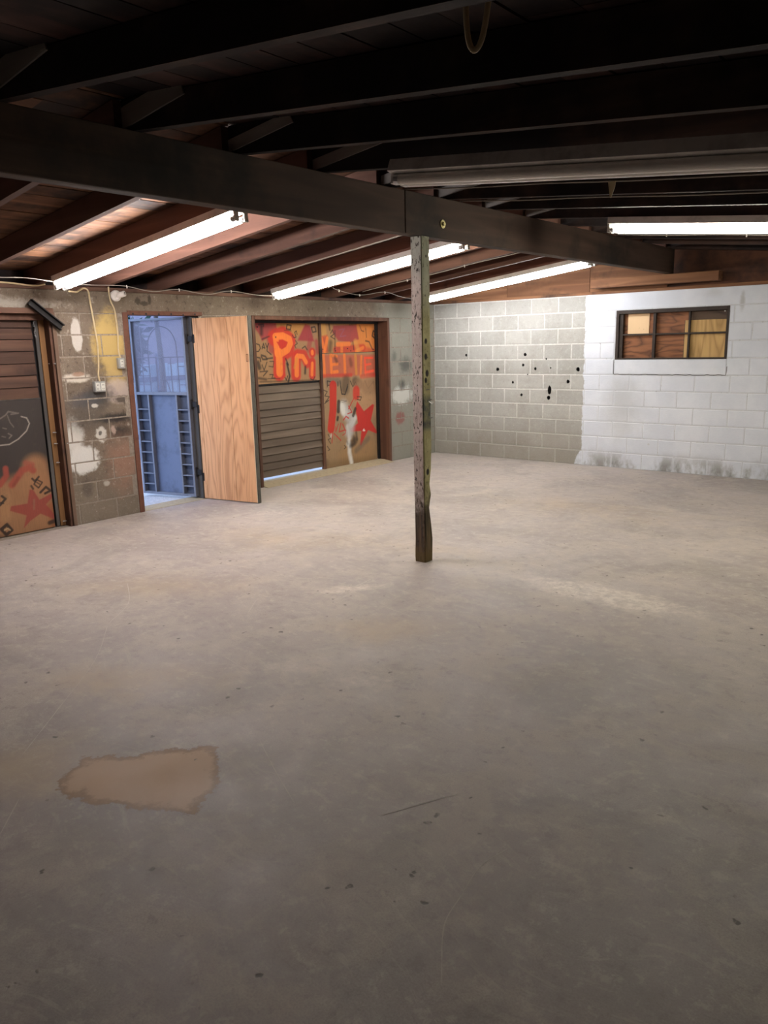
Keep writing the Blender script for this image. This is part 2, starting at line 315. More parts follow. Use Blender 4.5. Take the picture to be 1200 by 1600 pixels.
G_RLOW = [
 ('p',(190,85,62),0.75,0,0.04,[(-2.246,1.533),(-1.11,1.505),(-1.159,1.211),(-2.261,1.261)]),
 ('l',(235,126,54),0.85,0.05,0.015,[(-2.19,1.532),(-2.181,1.268)]),
 ('l',(198,50,38),0.8,0.05,0.02,[(-2.255,1.512),(-2.253,1.271)]),
 ('l',(235,126,54),0.9,0.05,0.012,[(-2.053,1.518),(-2.049,1.296)]),
 ('l',(235,126,54),0.9,0.04,0.012,[(-2.037,1.517),(-1.938,1.504)]),
 ('l',(235,126,54),0.85,0.04,0.012,[(-2.043,1.396),(-1.927,1.403)]),
 ('l',(235,126,54),0.95,0.045,0.012,[(-2.049,1.296),(-1.932,1.302)]),
 ('l',(42,36,34),0.6,0.05,0.04,[(-1.972,1.493),(-1.942,1.437)]),
 ('l',(42,36,34),0.5,0.06,0.05,[(-1.67,1.451),(-1.656,1.382)]),
 ('l',(235,126,54),0.9,0.05,0.012,[(-1.787,1.511),(-1.782,1.273)]),
 ('l',(205,140,60),0.8,0.05,0.02,[(-1.563,1.505),(-1.556,1.264)]),
 ('l',(235,126,54),0.8,0.04,0.012,[(-1.439,1.49),(-1.469,1.225)]),
 ('l',(240,90,60),0.95,0.035,0.01,[(-1.369,1.465),(-1.361,1.232)]),
 ('l',(240,80,50),0.95,0.03,0.01,[(-1.36,1.465),(-1.204,1.461)]),
 ('l',(240,90,60),0.95,0.03,0.01,[(-1.355,1.372),(-1.245,1.38)]),
 ('l',(240,90,60),0.95,0.04,0.01,[(-1.368,1.267),(-1.193,1.284)]),
 ('l',(198,50,38),0.8,0.06,0.03,[(-1.452,1.213),(-1.158,1.223)]),
 ('l',(198,50,38),0.7,0.05,0.03,[(-2.262,1.255),(-1.662,1.245)]),
 ('l',(105,95,85),0.7,0.1,0.06,[(-2.12,1.188),(-1.906,1.166)]),
 ('l',(42,36,34),0.6,0.16,0.08,[(-1.77,1.17),(-1.792,1.069)]),
 ('l',(42,36,34),0.7,0.14,0.06,[(-1.579,1.149),(-1.492,1.11)]),
 ('l',(42,36,34),0.65,0.2,0.1,[(-1.349,1.067),(-1.202,1.058)]),
 ('l',(42,36,34),0.9,0.014,0.006,[(-2.141,1.111),(-2.137,1.189),(-2.056,1.173),(-2.091,1.131),(-2.14,1.133)]),
 ('l',(42,36,34),0.9,0.014,0.006,[(-2.03,1.183),(-2.026,1.116)]),
 ('l',(42,36,34),0.9,0.014,0.006,[(-2.024,1.149),(-1.982,1.158),(-1.976,1.113)]),
 ('l',(42,36,34),0.9,0.014,0.006,[(-1.931,1.167),(-1.934,1.111)]),
 ('l',(42,36,34),0.9,0.014,0.006,[(-1.889,1.176),(-1.864,1.004),(-1.796,0.989),(-1.738,1.123)]),
 ('l',(42,36,34),0.9,0.014,0.006,[(-1.683,1.166),(-1.635,1.083),(-1.579,1.149),(-1.529,1.077)]),
 ('l',(42,36,34),0.8,0.02,0.008,[(-1.382,1.151),(-1.314,1.041),(-1.199,1.13),(-1.166,1.021)]),
 ('l',(195,150,110),0.5,0.5,0.2,[(-1.39,0.969),(-1.245,0.912)]),
 ('l',(170,130,85),0.5,0.5,0.2,[(-1.698,0.13),(-1.425,0.157)]),
 ('l',(120,95,65),0.6,0.12,0.1,[(-2.248,0.072),(-1.244,0.011)]),
 ('l',(198,50,38),0.95,0.135,0.02,[(-2.029,1.122),(-2.046,0.806),(-2.097,0.56)]),
 ('l',(198,50,38),0.9,0.14,0.04,[(-1.567,1.027),(-1.57,0.968)]),
 ('p',(198,50,45),0.97,0,0.015,[(-1.556,0.886),(-1.418,0.734),(-1.23,0.821),(-1.193,0.806),(-1.277,0.59),(-1.142,0.419),(-1.162,0.396),(-1.338,0.463),(-1.416,0.374),(-1.494,0.262),(-1.521,0.265),(-1.485,0.465),(-1.717,0.476),(-1.715,0.523),(-1.552,0.579),(-1.596,0.795)]),
 ('l',(225,222,215),0.75,0.1,0.05,[(-1.839,0.813),(-1.792,0.717)]),
 ('l',(225,222,215),0.8,0.09,0.05,[(-1.62,0.656),(-1.694,0.58)]),
 ('l',(225,222,215),0.75,0.06,0.05,[(-1.766,0.552),(-1.739,0.384),(-1.777,0.318)]),
 ('l',(190,190,188),0.8,0.16,0.12,[(-1.838,0.836),(-1.692,0.627),(-1.734,0.478)]),
 ('l',(225,222,215),0.85,0.09,0.05,[(-1.871,0.85),(-1.842,0.756)]),
 ('l',(225,222,215),0.9,0.07,0.05,[(-1.742,0.314),(-1.748,0.196),(-1.711,0.048)]),
 ('l',(42,36,34),0.55,0.05,0.05,[(-1.65,0.398),(-1.636,0.302),(-1.726,0.276)]),
 ('l',(105,95,85),0.6,0.08,0.06,[(-1.605,0.202),(-1.343,0.342)]),
 ('l',(225,222,215),0.5,0.04,0.04,[(-2.094,0.468),(-2.112,0.447)]),
 ('l',(42,36,34),0.85,0.06,0.025,[(-1.928,0.9),(-1.943,0.776)]),
 ('l',(42,36,34),0.9,0.04,0.02,[(-1.956,0.696),(-1.966,0.663)]),
 ('l',(42,36,34),0.85,0.05,0.02,[(-1.596,0.783),(-1.645,0.693)]),
 ('l',(42,36,34),0.65,0.1,0.06,[(-1.69,0.308),(-1.616,0.347)]),
 ('l',(42,36,34),0.55,0.04,0.03,[(-1.594,0.452),(-1.58,0.355)]),
 ('l',(42,36,34),0.5,0.04,0.04,[(-1.785,0.342),(-1.777,0.318)]),
 ('l',(198,50,38),0.9,0.02,0.008,[(-1.847,0.652),(-1.793,0.694),(-1.743,0.666)]),
 ('l',(190,60,50),0.9,0.018,0.008,[(-1.702,0.78),(-1.735,0.829),(-1.669,0.742),(-1.757,0.726)]),
 ('l',(190,60,50),0.9,0.018,0.008,[(-1.606,0.947),(-1.699,0.838),(-1.736,0.794)]),
 ('l',(190,60,50),0.9,0.018,0.008,[(-2.067,0.511),(-2.091,0.364)]),
 ('l',(190,60,50),0.9,0.018,0.008,[(-2.043,0.486),(-1.913,0.379)]),
 ('l',(190,60,50),0.9,0.02,0.008,[(-1.901,0.611),(-1.941,0.499),(-1.82,0.51),(-1.867,0.596)]),
 ('l',(190,60,50),0.85,0.016,0.008,[(-2.004,0.574),(-2.008,0.505),(-1.952,0.604)]),
 ('l',(190,60,50),0.85,0.014,0.008,[(-1.803,0.508),(-1.822,0.463),(-1.875,0.445)]),
 ('l',(42,36,34),0.85,0.012,0.006,[(-2.224,1.077),(-2.144,1.05),(-2.196,0.997),(-2.107,0.98),(-2.184,0.918),(-2.118,0.936),(-2.202,0.897)]),
 ('l',(42,36,34),0.85,0.014,0.006,[(-1.553,0.944),(-1.464,0.938),(-1.484,0.892),(-1.555,0.909)]),
 ('l',(42,36,34),0.8,0.012,0.006,[(-2.159,0.486),(-2.113,0.424),(-2.163,0.418),(-2.117,0.356)]),
 ('l',(42,36,34),0.8,0.012,0.006,[(-2.185,0.329),(-2.138,0.277),(-2.171,0.27)]),
 ('l',(42,36,34),0.8,0.012,0.006,[(-1.848,0.302),(-1.814,0.275),(-1.85,0.255)]),
 ('l',(42,36,34),0.5,0.008,0.006,[(-1.885,0.92),(-1.766,0.9),(-1.87,0.885)]),
 ('l',(42,36,34),0.9,0.014,0.006,[(-1.883,1.114),(-1.864,0.999),(-1.796,0.994),(-1.739,1.094)]),
 ('l',(230,215,205),0.9,0.02,0.006,[(-1.429,0.484),(-1.448,0.467),(-1.412,0.464)]),
 ('l',(110,92,70),0.6,0.05,0.05,[(-2.195,0.134),(-2.218,0.033)]),
 ('l',(115,95,70),0.7,0.05,0.04,[(-2.136,0.01),(-1.246,-0.026)]),
]
G_D1 = [
 ('l',(162,118,84),0.9,0.35,0.12,[(-6.569,0.327),(-6.236,0.401),(-6.103,0.157)]),
 ('l',(162,118,84),0.9,0.3,0.1,[(-6.59,0.16),(-6.167,0.079)]),
 ('l',(162,118,84),0.9,0.25,0.1,[(-6.204,0.588),(-6.196,0.439)]),
 ('l',(172,130,92),0.7,0.1,0.05,[(-6.515,0.36),(-6.536,0.193)]),
 ('l',(150,90,55),0.7,0.1,0.06,[(-6.098,0.201),(-6.065,0.014)]),
 ('l',(158,72,60),0.85,0.05,0.02,[(-6.549,0.484),(-6.482,0.559),(-6.481,0.626)]),
 ('l',(158,72,60),0.85,0.06,0.03,[(-6.443,0.468),(-6.334,0.589),(-6.263,0.605),(-6.232,0.574)]),
 ('l',(158,80,65),0.7,0.05,0.03,[(-6.292,0.652),(-6.234,0.627)]),
 ('p',(152,66,62),0.85,0,0.012,[(-6.288,0.401),(-6.254,0.395),(-6.205,0.291),(-6.064,0.338),(-6.058,0.31),(-6.148,0.237),(-6.072,0.115),(-6.085,0.082),(-6.212,0.159),(-6.316,0.108),(-6.384,0.05),(-6.343,0.166),(-6.489,0.236),(-6.475,0.276),(-6.321,0.275)]),
 ('l',(150,110,85),0.6,0.02,0.01,[(-6.257,0.299),(-6.267,0.213)]),
 ('l',(42,36,34),0.85,0.02,0.006,[(-6.25,0.499),(-6.227,0.47),(-6.187,0.507)]),
 ('l',(42,36,34),0.85,0.014,0.006,[(-6.208,0.484),(-6.159,0.45),(-6.2,0.404),(-6.239,0.445),(-6.208,0.484)]),
 ('l',(42,36,34),0.8,0.012,0.006,[(-6.211,0.458),(-6.187,0.437)]),
 ('l',(42,36,34),0.9,0.022,0.006,[(-6.188,0.358),(-6.129,0.402),(-6.088,0.36),(-6.145,0.342)]),
 ('l',(42,36,34),0.8,0.02,0.008,[(-6.267,0.432),(-6.253,0.404)]),
 ('l',(42,36,34),0.85,0.04,0.02,[(-6.134,0.055),(-6.059,0.067)]),
 ('l',(42,36,34),0.9,0.022,0.006,[(-6.572,0.302),(-6.516,0.352),(-6.545,0.382)]),
 ('l',(42,36,34),0.8,0.014,0.006,[(-6.569,0.327),(-6.538,0.313)]),
 ('l',(42,36,34),0.9,0.03,0.008,[(-6.588,0.082),(-6.533,0.115),(-6.495,0.055),(-6.549,0.023),(-6.588,0.082)]),
 ('l',(190,160,120),0.9,0.012,0.004,[(-6.56,0.068),(-6.529,0.079),(-6.511,0.058)]),
 ('l',(165,155,145),0.9,0.01,0.005,[(-6.504,0.838),(-6.422,0.837),(-6.333,0.877),(-6.248,0.944),(-6.214,1.009),(-6.233,1.061),(-6.282,1.078)]),
 ('l',(125,115,108),0.7,0.012,0.006,[(-6.474,1.074),(-6.421,1.102),(-6.393,1.132),(-6.304,1.109),(-6.371,1.106)]),
 ('l',(130,120,112),0.7,0.008,0.005,[(-6.46,0.99),(-6.428,0.979)]),
 ('l',(130,120,112),0.7,0.01,0.005,[(-6.417,0.936),(-6.387,0.916),(-6.414,0.894)]),
 ('l',(130,120,112),0.6,0.008,0.005,[(-6.405,1.1),(-6.389,1.033),(-6.361,0.989)]),
 ('l',(130,120,112),0.6,0.008,0.005,[(-6.477,0.917),(-6.446,0.906)]),
 ('l',(125,62,52),0.6,0.03,0.02,[(-6.376,0.526),(-6.426,0.465)]),
 ('l',(20,18,18),0.95,0.025,0.008,[(-6.076,0.914),(-6.075,0.91)]),
]
# ---------------------------------------------------------------- materials
def mat_floor():
    w = N('concrete_floor'); p = w.pos(); ft = w.attr('feature')
    fx = w.sep(ft)
    n1 = w.noise(p, .55, 5, .6); n2 = w.noise(p, 2.6, 5, .65, .4); n3 = w.noise(p, 24, 4, .7); n4 = w.noise(p, 160, 2, .6)
    c = w.mix(w.rng(n1, .36, .64), (.338, .290, .266), (.425, .376, .352))
    c = w.mix(w.ma('MULTIPLY', w.rng(n2, .46, .58), .50), c, (.490, .432, .372))
    c = w.mix(w.ma('MULTIPLY', w.rng(w.noise(w.vm('ADD', p, (9, 4, 0)), 1.1, 4, .6, .6), .50, .64), .50), c, (.262, .236, .218))
    c = w.mix(w.ma('MULTIPLY', w.rng(n3, .50, .75), .45), c, (.47, .42, .375))
    c = w.mix(w.ma('MULTIPLY', w.rng(n4, .35, .7), .3), c, (.20, .18, .16))
    sc_ = w.noise(w.vm('MULTIPLY', w.vm('ADD', p, w.vm('SCALE', w.noise(p, .7, 2, .5, col=True), 1.5)), (1, 6, 1)), 3.2, 6, .78)
    c = w.mix(w.ma('MULTIPLY', w.rng(sc_, .56, .64), .28), c, (.53, .475, .41)); c = w.mix(w.ma('MULTIPLY', w.rng(sc_, .42, .34), .30), c, (.245, .208, .196))
    n5 = w.noise(p, 11, 8, .8); c = w.mix(w.ma('MULTIPLY', w.rng(n5, .53, .62), .45), c, (.52, .47, .41)); c = w.mix(w.ma('MULTIPLY', w.rng(n5, .47, .37), .45), c, (.228, .192, .180))
    # pale scuffed patches, ochre film, the dried mud patch, and pits
    edge = w.ma('ADD', w.ma('MULTIPLY', w.ma('SUBTRACT', n3, .5), .55), w.ma('MULTIPLY', w.ma('SUBTRACT', n2, .5), .9))
    chalk = w.ma('MULTIPLY', w.rng(w.ma('ADD', fx[1], edge), .25, .80), w.rng(w.noise(p, 13, 7, .8), .42, .60, .25, 1.0))
    c = w.mix(w.ma('MULTIPLY', chalk, .85), c, (.64, .58, .51))
    och = w.rng(w.ma('ADD', fx[2], w.ma('MULTIPLY', edge, .6)), .15, .95)
    c = w.mix(w.ma('MULTIPLY', och, .6), c, (.44, .335, .215))
    e2 = w.ma('ADD', w.ma('MULTIPLY', w.ma('SUBTRACT', w.noise(p, 7, 5, .7), .5), .9), w.ma('MULTIPLY', w.ma('SUBTRACT', n3, .5), .3))
    st = w.ma('ADD', fx[0], e2)
    stain = w.rng(st, .43, .50); rim = w.ma('MULTIPLY', w.rng(st, .40, .47), w.rng(st, .68, .50))
    c = w.mix(w.ma('MULTIPLY', stain, .9), c, (.45, .295, .175)); c = w.mix(w.ma('MULTIPLY', rim, .7), c, (.17, .10, .055))
    pit = w.ma('MULTIPLY', w.rng(w.voro(w.vm('ADD', p, w.vm('SCALE', w.noise(p, 30, 2, .5, col=True), .05)), 11), .15, .08), w.rng(w.noise(p, 2.6, 3, .6), .53, .58))
    c = w.mix(w.ma('MULTIPLY', pit, .85), c, (.09, .08, .07))
    h = w.ma('SUBTRACT', w.ma('ADD', w.ma('MULTIPLY', n3, .5), w.ma('MULTIPLY', n2, .7)), pit)
    w.bump(h, .22, .006)
    return w.done(c, w.rng(n2, .3, .7, .50, .66), 0, .35)

def mat_block(kind):
    w = N('concrete_block_'+kind); p = w.pos(); r = w.rnd()
    n1 = w.noise(p, 2.2, 5, .62); n3 = w.noise(p, 46, 4, .7); n4 = w.noise(p, 190, 2, .6)
    z = w.sep(p)
    if kind == 'back':
        c = w.mix(r, (.345, .342, .318), (.415, .408, .378))
    else:
        c = w.mix(r, (.150, .112, .082), (.208, .162, .122))
    c = w.mix(w.ma('MULTIPLY', w.rng(n1, .42, .72), .5), c, (.25, .235, .20) if kind == 'back' else (.115, .085, .058))
    c = w.mix(w.ma('MULTIPLY', w.rng(n3, .55, .8), .5), c, (.50, .48, .43)); c = w.mix(w.ma('MULTIPLY', w.rng(n4, .5, .75), .3), c, (.13, .12, .10))
    if kind == 'left':
        n5 = w.noise(p, 14, 7, .8); c = w.mix(w.ma('MULTIPLY', w.rng(n5, .56, .66), .75), c, (.42, .375, .32)); c = w.mix(w.ma('MULTIPLY', w.rng(n5, .46, .36), .7), c, (.065, .048, .035))
    else:
        n5 = w.noise(p, 16, 7, .8); c = w.mix(w.ma('MULTIPLY', w.rng(n5, .52, .66), .45), c, (.52, .515, .49)); c = w.mix(w.ma('MULTIPLY', w.rng(n5, .46, .34), .45), c, (.215, .21, .19))
    low = w.rng(z[2], 1.3, .1)
    sp = w.ma('MULTIPLY', w.rng(w.noise(p, 34, 5, .75), .60, .66), low)
    c = w.mix(w.ma('MULTIPLY', sp, .8), c, (.60, .585, .54))
    c = w.mix(w.ma('MULTIPLY', w.rng(z[2], .75, .0), .55), c, (.225, .195, .155))
    rough = .9
    if kind == 'left':
        S_ = lambda *a, **k: w.spot(*a, **k)
        def over(c, m, a, col): return w.mix(w.ma('MULTIPLY', m, a), c, col)
        c = over(c, w.rng(w.noise(w.vm('ADD', p, (3, 8, 1)), 1.7, 5, .7), .50, .70), .55, (.16, .125, .085))
        c = over(c, S_((0, -5.385, 1.70), (0, .165, .30), .35, .16, 9), .9, (.52, .37, .135))
        c = over(c, S_((0, -5.33, 1.42), (0, .10, .13), .5, .2, 9), .7, (.50, .36, .15))
        c = over(c, S_((0, -5.715, 1.80), (0, .055, .15), .12, .03, 9), .92, (.56, .52, .47))
        c = over(c, S_((0, -5.78, .62), (0, .17, .13), .2, .12, 12), .95, (.70, .69, .66))
        c = over(c, S_((0, -5.85, .82), (0, .09, .18), .4, .15, 12), .85, (.66, .64, .60))
        c = over(c, S_((0, -5.76, 1.40), (0, .13, .045), .3, .12, 14), .85, (.62, .56, .48)); c = over(c, S_((0, -5.74, 1.435), (0, .06, .02), .3, .1, 14), .8, (.30, .17, .11))
        c = over(c, S_((0, -5.34, 1.25), (0, .15, .11), .25, .08, 10), .75, (.50, .41, .365))
        c = over(c, S_((0, -5.56, 1.22), (0, .16, .10), .6, .25, 9), .8, (.045, .045, .048))
        c = over(c, S_((0, -5.72, 1.18), (0, .14, .07), .7, .3, 9), .6, (.08, .085, .10))
        c = over(c, S_((0, -5.40, .99), (0, .17, .05), .5, .3, 8), .9, (.025, .022, .022)); c = over(c, S_((0, -5.34, .85), (0, .10, .06), .6, .3, 8), .85, (.03, .027, .025))
        c = over(c, S_((0, -5.29, 1.17), (0, .09, .035), .4, .4, 14), .85, (.05, .04, .03)); c = over(c, S_((0, -5.70, 1.02), (0, .2, .12), .9, .3, 6), .55, (.07, .065, .06))
        c = over(c, S_((0, -5.565, .845), (0, .055, .07), .2, .25, 16), .9, (.58, .55, .50)); c = over(c, S_((0, -5.575, .86), (0, .018, .022), .3, .2, 16), .9, (.10, .09, .08))
        c = over(c, S_((0, -5.43, .88), (0, .025, .045), .3, .3, 16), .8, (.48, .36, .30)); c = over(c, S_((0, -5.35, .55), (0, .16, .24), .8, .3, 7), .55, (.36, .19, .135))
        c = over(c, S_((0, -5.60, 1.13), (0, .035, .02), .3, .2, 16), .85, (.62, .58, .52)); c = over(c, S_((0, -5.56, .36), (0, .03, .025), .4, .2, 16), .8, (.48, .45, .40))
        c = over(c, S_((0, -5.76, .35), (0, .05, .09), .7, .2, 10), .6, (.07, .06, .05))
        # grey-green blocks and marker scribbles beyond the big door
        far = w.rng(z[1], -1.5, -1.0); c = w.mix(w.ma('MULTIPLY', far, .65), c, (.30, .31, .27))
        c = over(c, S_((0, -.80, .93), (0, .22, .13), .35, .3, 10), .75, (.62, .62, .58)); c = over(c, S_((0, -.86, .60), (0, .10, .09), .3, .2, 12), .8, (.26, .09, .08))
        c = over(c, S_((0, -.72, 1.34), (0, .13, .10), .7, .3, 9), .7, (.06, .06, .055)); c = over(c, S_((0, -.80, 1.07), (0, .06, .07), .8, .2, 9), .8, (.05, .05, .045))
        c = over(c, S_((0, -.97, 1.47), (0, .05, .07), .8, .3, 9), .6, (.09, .09, .08))
        # sprayed letters on the lintel
        c = over(c, S_((0, -5.03, 2.12), (0, .035, .035), .3, .4, 18), .85, (.06, .048, .035)); c = over(c, S_((0, -4.95, 2.10), (0, .05, .022), .3, .4, 18), .85, (.06, .048, .035)); c = over(c, S_((0, -4.89, 2.14), (0, .018, .045), .3, .3, 18), .85, (.06, .048, .035))
        c = over(c, S_((0, -6.45, 2.07), (0, .5, .05), .6, .5, 20), .5, (.55, .52, .46))
    if kind == 'back':
        edge = w.ma('ADD', z[0], w.ma('MULTIPLY', w.ma('SUBTRACT', w.noise(p, 7, 6, .75), .5), .12))
        pm = w.rng(w.ma('ADD', edge, w.ma('MULTIPLY', w.rng(z[2], .25, .0), .10)), 2.405, 2.418, smooth=False)
        pc = w.mix(w.rng(n1, .35, .7), (.62, .655, .725), (.71, .74, .80))
        pc = w.mix(w.ma('MULTIPLY', w.rng(n3, .55, .8), .35), pc, (.60, .60, .59))
        dirt = w.ma('MULTIPLY', w.rng(z[2], .30, .02), w.rng(w.noise(w.vm('MULTIPLY', p, (1, 1, .5)), 3.2, 5, .7), .40, .62))
        pc = w.mix(w.ma('MULTIPLY', dirt, .85), pc, (.20, .19, .165))
        pc = w.mix(w.ma('MULTIPLY', w.spot((2.95, 0, .80), (.22, 0, .35), .8, .25, 4), .45), pc, (.42, .42, .40))
        pc = w.mix(w.ma('MULTIPLY', w.spot((4.32, 0, 2.03), (.025, 0, .09), .6, .2, 10), .6), pc, (.33, .33, .32))
        pc = w.mix(w.ma('MULTIPLY', w.spot((4.0, 0, 2.15), (.09, 0, .05), .8, .3, 8), .3), pc, (.4, .4, .38))
        c = w.mix(w.ma('MULTIPLY', pm, .985), c, pc)
    w.bump(w.ma('ADD', w.ma('MULTIPLY', n3, .7), w.ma('MULTIPLY', n4, .4)), .55, .006)
    return w.done(c, rough)
def mat_mortar(kind):
    w = N('mortar_'+kind); p = w.pos(); n = w.noise(p, 30, 4, .7); z = w.sep(p)
    c = w.mix(w.rng(n, .3, .75), (.46, .455, .43), (.62, .61, .58)) if kind == 'back' else w.mix(w.rng(n, .3, .75), (.20, .160, .125), (.36, .31, .26))
    c = w.mix(w.ma('MULTIPLY', w.rng(z[2], .9, .2), .5), c, (.24, .22, .185))
    if kind == 'back':
        pm = w.rng(w.ma('ADD', z[0], w.ma('MULTIPLY', w.ma('SUBTRACT', w.noise(p, 7, 6, .75), .5), .12)), 2.405, 2.418, smooth=False)
        c = w.mix(pm, c, w.mix(w.rng(n, .55, .75), (.58, .60, .64), (.34, .34, .34)))
    return w.done(c, .95)
def mat_ply(name, a, b, axis=2, rings=16., scale=3.2, stretch=.16):
    """rotary-cut plywood with cathedral figure"""
    w = N(name); v = w.obj(); v = w.vm('ADD', v, w.vm('SCALE', (3.1, 5.7, 4.3), w.rnd())); sc = [1, 1, 1]; sc[axis] = stretch
    n1 = w.noise(w.vm('MULTIPLY', v, tuple(sc)), scale, 3, .45, .35)
    g = w.ma('POWER', w.ma('PINGPONG', w.ma('MULTIPLY', n1, rings), 1.0), 2.2)
    fib = w.noise(w.vm('MULTIPLY', v, tuple(.04 if i == axis else 1 for i in range(3))), 170, 2, .6)
    c = w.mix(w.ma('ADD', w.ma('MULTIPLY', g, .75), w.ma('MULTIPLY', w.ma('SUBTRACT', fib, .4), .5), True), a, b)
    c = w.mix(w.ma('MULTIPLY', w.rng(w.voro(v, 7), .035, .02), .6), c, tuple(q*.4 for q in b))
    w.bump(fib, .12, .003)
    return w.done(c, .62)
def mat_painted():
    w = N('spray_painted_plywood'); v = w.obj()
    fib = w.noise(w.vm('MULTIPLY', v, (1, 1, .05)), 120, 3, .65); n = w.noise(v, 9, 5, .7); c = w.attr('paint')
    c = w.mix(w.rng(fib, .3, .75, 0, .42), c, w.mix(.5, c, (.06, .045, .03))); c = w.mix(w.rng(n, .55, .8, 0, .45), c, (.085, .065, .045))
    w.bump(fib, .2, .003)
    return w.done(c, .72)

M = dict(
 floor=mat_floor(), block=mat_block('back'), block_l=mat_block('left'), mortar=mat_mortar('back'), mortar_l=mat_mortar('left'),
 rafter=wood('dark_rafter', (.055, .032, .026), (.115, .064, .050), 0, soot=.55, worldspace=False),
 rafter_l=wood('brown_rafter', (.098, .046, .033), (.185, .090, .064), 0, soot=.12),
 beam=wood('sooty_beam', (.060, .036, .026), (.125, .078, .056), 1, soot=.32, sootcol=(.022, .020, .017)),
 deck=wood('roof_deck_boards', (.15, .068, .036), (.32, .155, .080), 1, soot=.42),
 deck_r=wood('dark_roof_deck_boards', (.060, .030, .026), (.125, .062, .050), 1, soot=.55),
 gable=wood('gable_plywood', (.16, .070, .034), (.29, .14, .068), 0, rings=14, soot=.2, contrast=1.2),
 gable_r=wood('dark_gable_board', (.11, .045, .026), (.19, .080, .045), 0, soot=.3),
 brown=wood('brown_frame', (.085, .040, .026), (.175, .085, .055), 2, soot=.2), brown_h=wood('brown_header', (.10, .050, .034), (.20, .105, .070), 1, soot=.2),
 trimlight=wood('worn_trim', (.13, .080, .055), (.24, .155, .105), 2), orange=wood('orange_stop', (.22, .105, .040), (.36, .19, .075), 2), greywood=wood('grey_weathered', (.06, .055, .052), (.14, .13, .12), 2),
 slat=wood('weathered_slats', (.105, .078, .058), (.215, .165, .125), 1, rings=7, contrast=1.1), slat1=wood('dark_stained_slats', (.055, .028, .020), (.155, .080, .052), 1, rings=7, soot=.22),
 rust=plain('rust_painted_metal', (.155, .065, .042), .7, 0, .5), black=plain('blackened_metal', (.022, .020, .020), .55, .3, .3),
 ply=mat_ply('new_plywood', (.78, .43, .215), (.52, .24, .10), 2, 26, 4.5, .11), plydark=mat_ply('dark_stained_plywood', (.26, .105, .045), (.065, .024, .012), 0, 16, 4.5, .25),
 plyblack=mat_ply('charred_plywood', (.10, .062, .040), (.035, .022, .016), 0, 12, 4.5, .25), plytan=mat_ply('tan_plywood', (.56, .36, .145), (.32, .185, .065), 2, 16, 4, .12), plypale=mat_ply('pale_plywood', (.78, .56, .34), (.70, .49, .285), 2, 3, 1.5),
 painted=mat_painted(), winframe=plain('window_frame_paint', (.035, .024, .019), .6, 0, .5), glass=None,
 edge=plain('dirty_door_edge', (.085, .080, .066), .8, 0, .6, 20),
 housing=plain('white_enamel', (.62, .60, .57), .4, 0, .35, 9), scab=wood('pale_scab_board', (.26, .235, .22), (.40, .37, .35), 0),
 housing_d=plain('old_white_enamel', (.85, .82, .80), .45, 0, .55, 6), cap=plain('tube_end_cap', (.55, .55, .56), .35, .8, .2), socket=plain('lamp_socket', (.68, .67, .62), .5),
 tube_off=plain('dead_tube', (.84, .80, .76), .3, 0, .2, 8),
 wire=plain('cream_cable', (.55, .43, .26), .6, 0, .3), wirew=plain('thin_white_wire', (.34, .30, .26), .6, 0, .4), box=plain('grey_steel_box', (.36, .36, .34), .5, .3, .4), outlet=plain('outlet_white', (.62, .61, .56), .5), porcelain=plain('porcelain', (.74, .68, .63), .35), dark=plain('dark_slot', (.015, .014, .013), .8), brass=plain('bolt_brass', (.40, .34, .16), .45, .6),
 chain=plain('chain_steel', (.25, .25, .25), .4, .8), bolt=plain('bright_bolt', (.5, .48, .47), .4, .7),
 gate=plain('grey_gate_steel', (.19, .20, .24), .5, .2, .35), gatepanel=plain('slate_gate_panel', (.14, .17, .255), .5, .1, .5, 5), gateback=plain('gate_back_sheet', (.085, .10, .145), .6, 0, .4, 8), mesh=plain('mesh_steel', (.26, .245, .30), .45, .4, .1),
 sill=plain('pale_sill', (.40, .33, .22), .9, 0, .4, 25), scratch=plain('scratched_concrete', (.50, .45, .41), .8), pipe=plain('dark_pipe', (.05, .05, .05), .6))
M['darkwall'] = plain('dark_old_boards', (.10, .085, .07), .9)
M['roof'] = plain('roof_felt', (.03, .028, .027), .9)
gl = N('window_glass'); gl.b.inputs['Transmission Weight'].default_value = 1; gl.b.inputs['IOR'].default_value = 1.45; M['glass'] = gl.done((.9, .92, .9), .03)

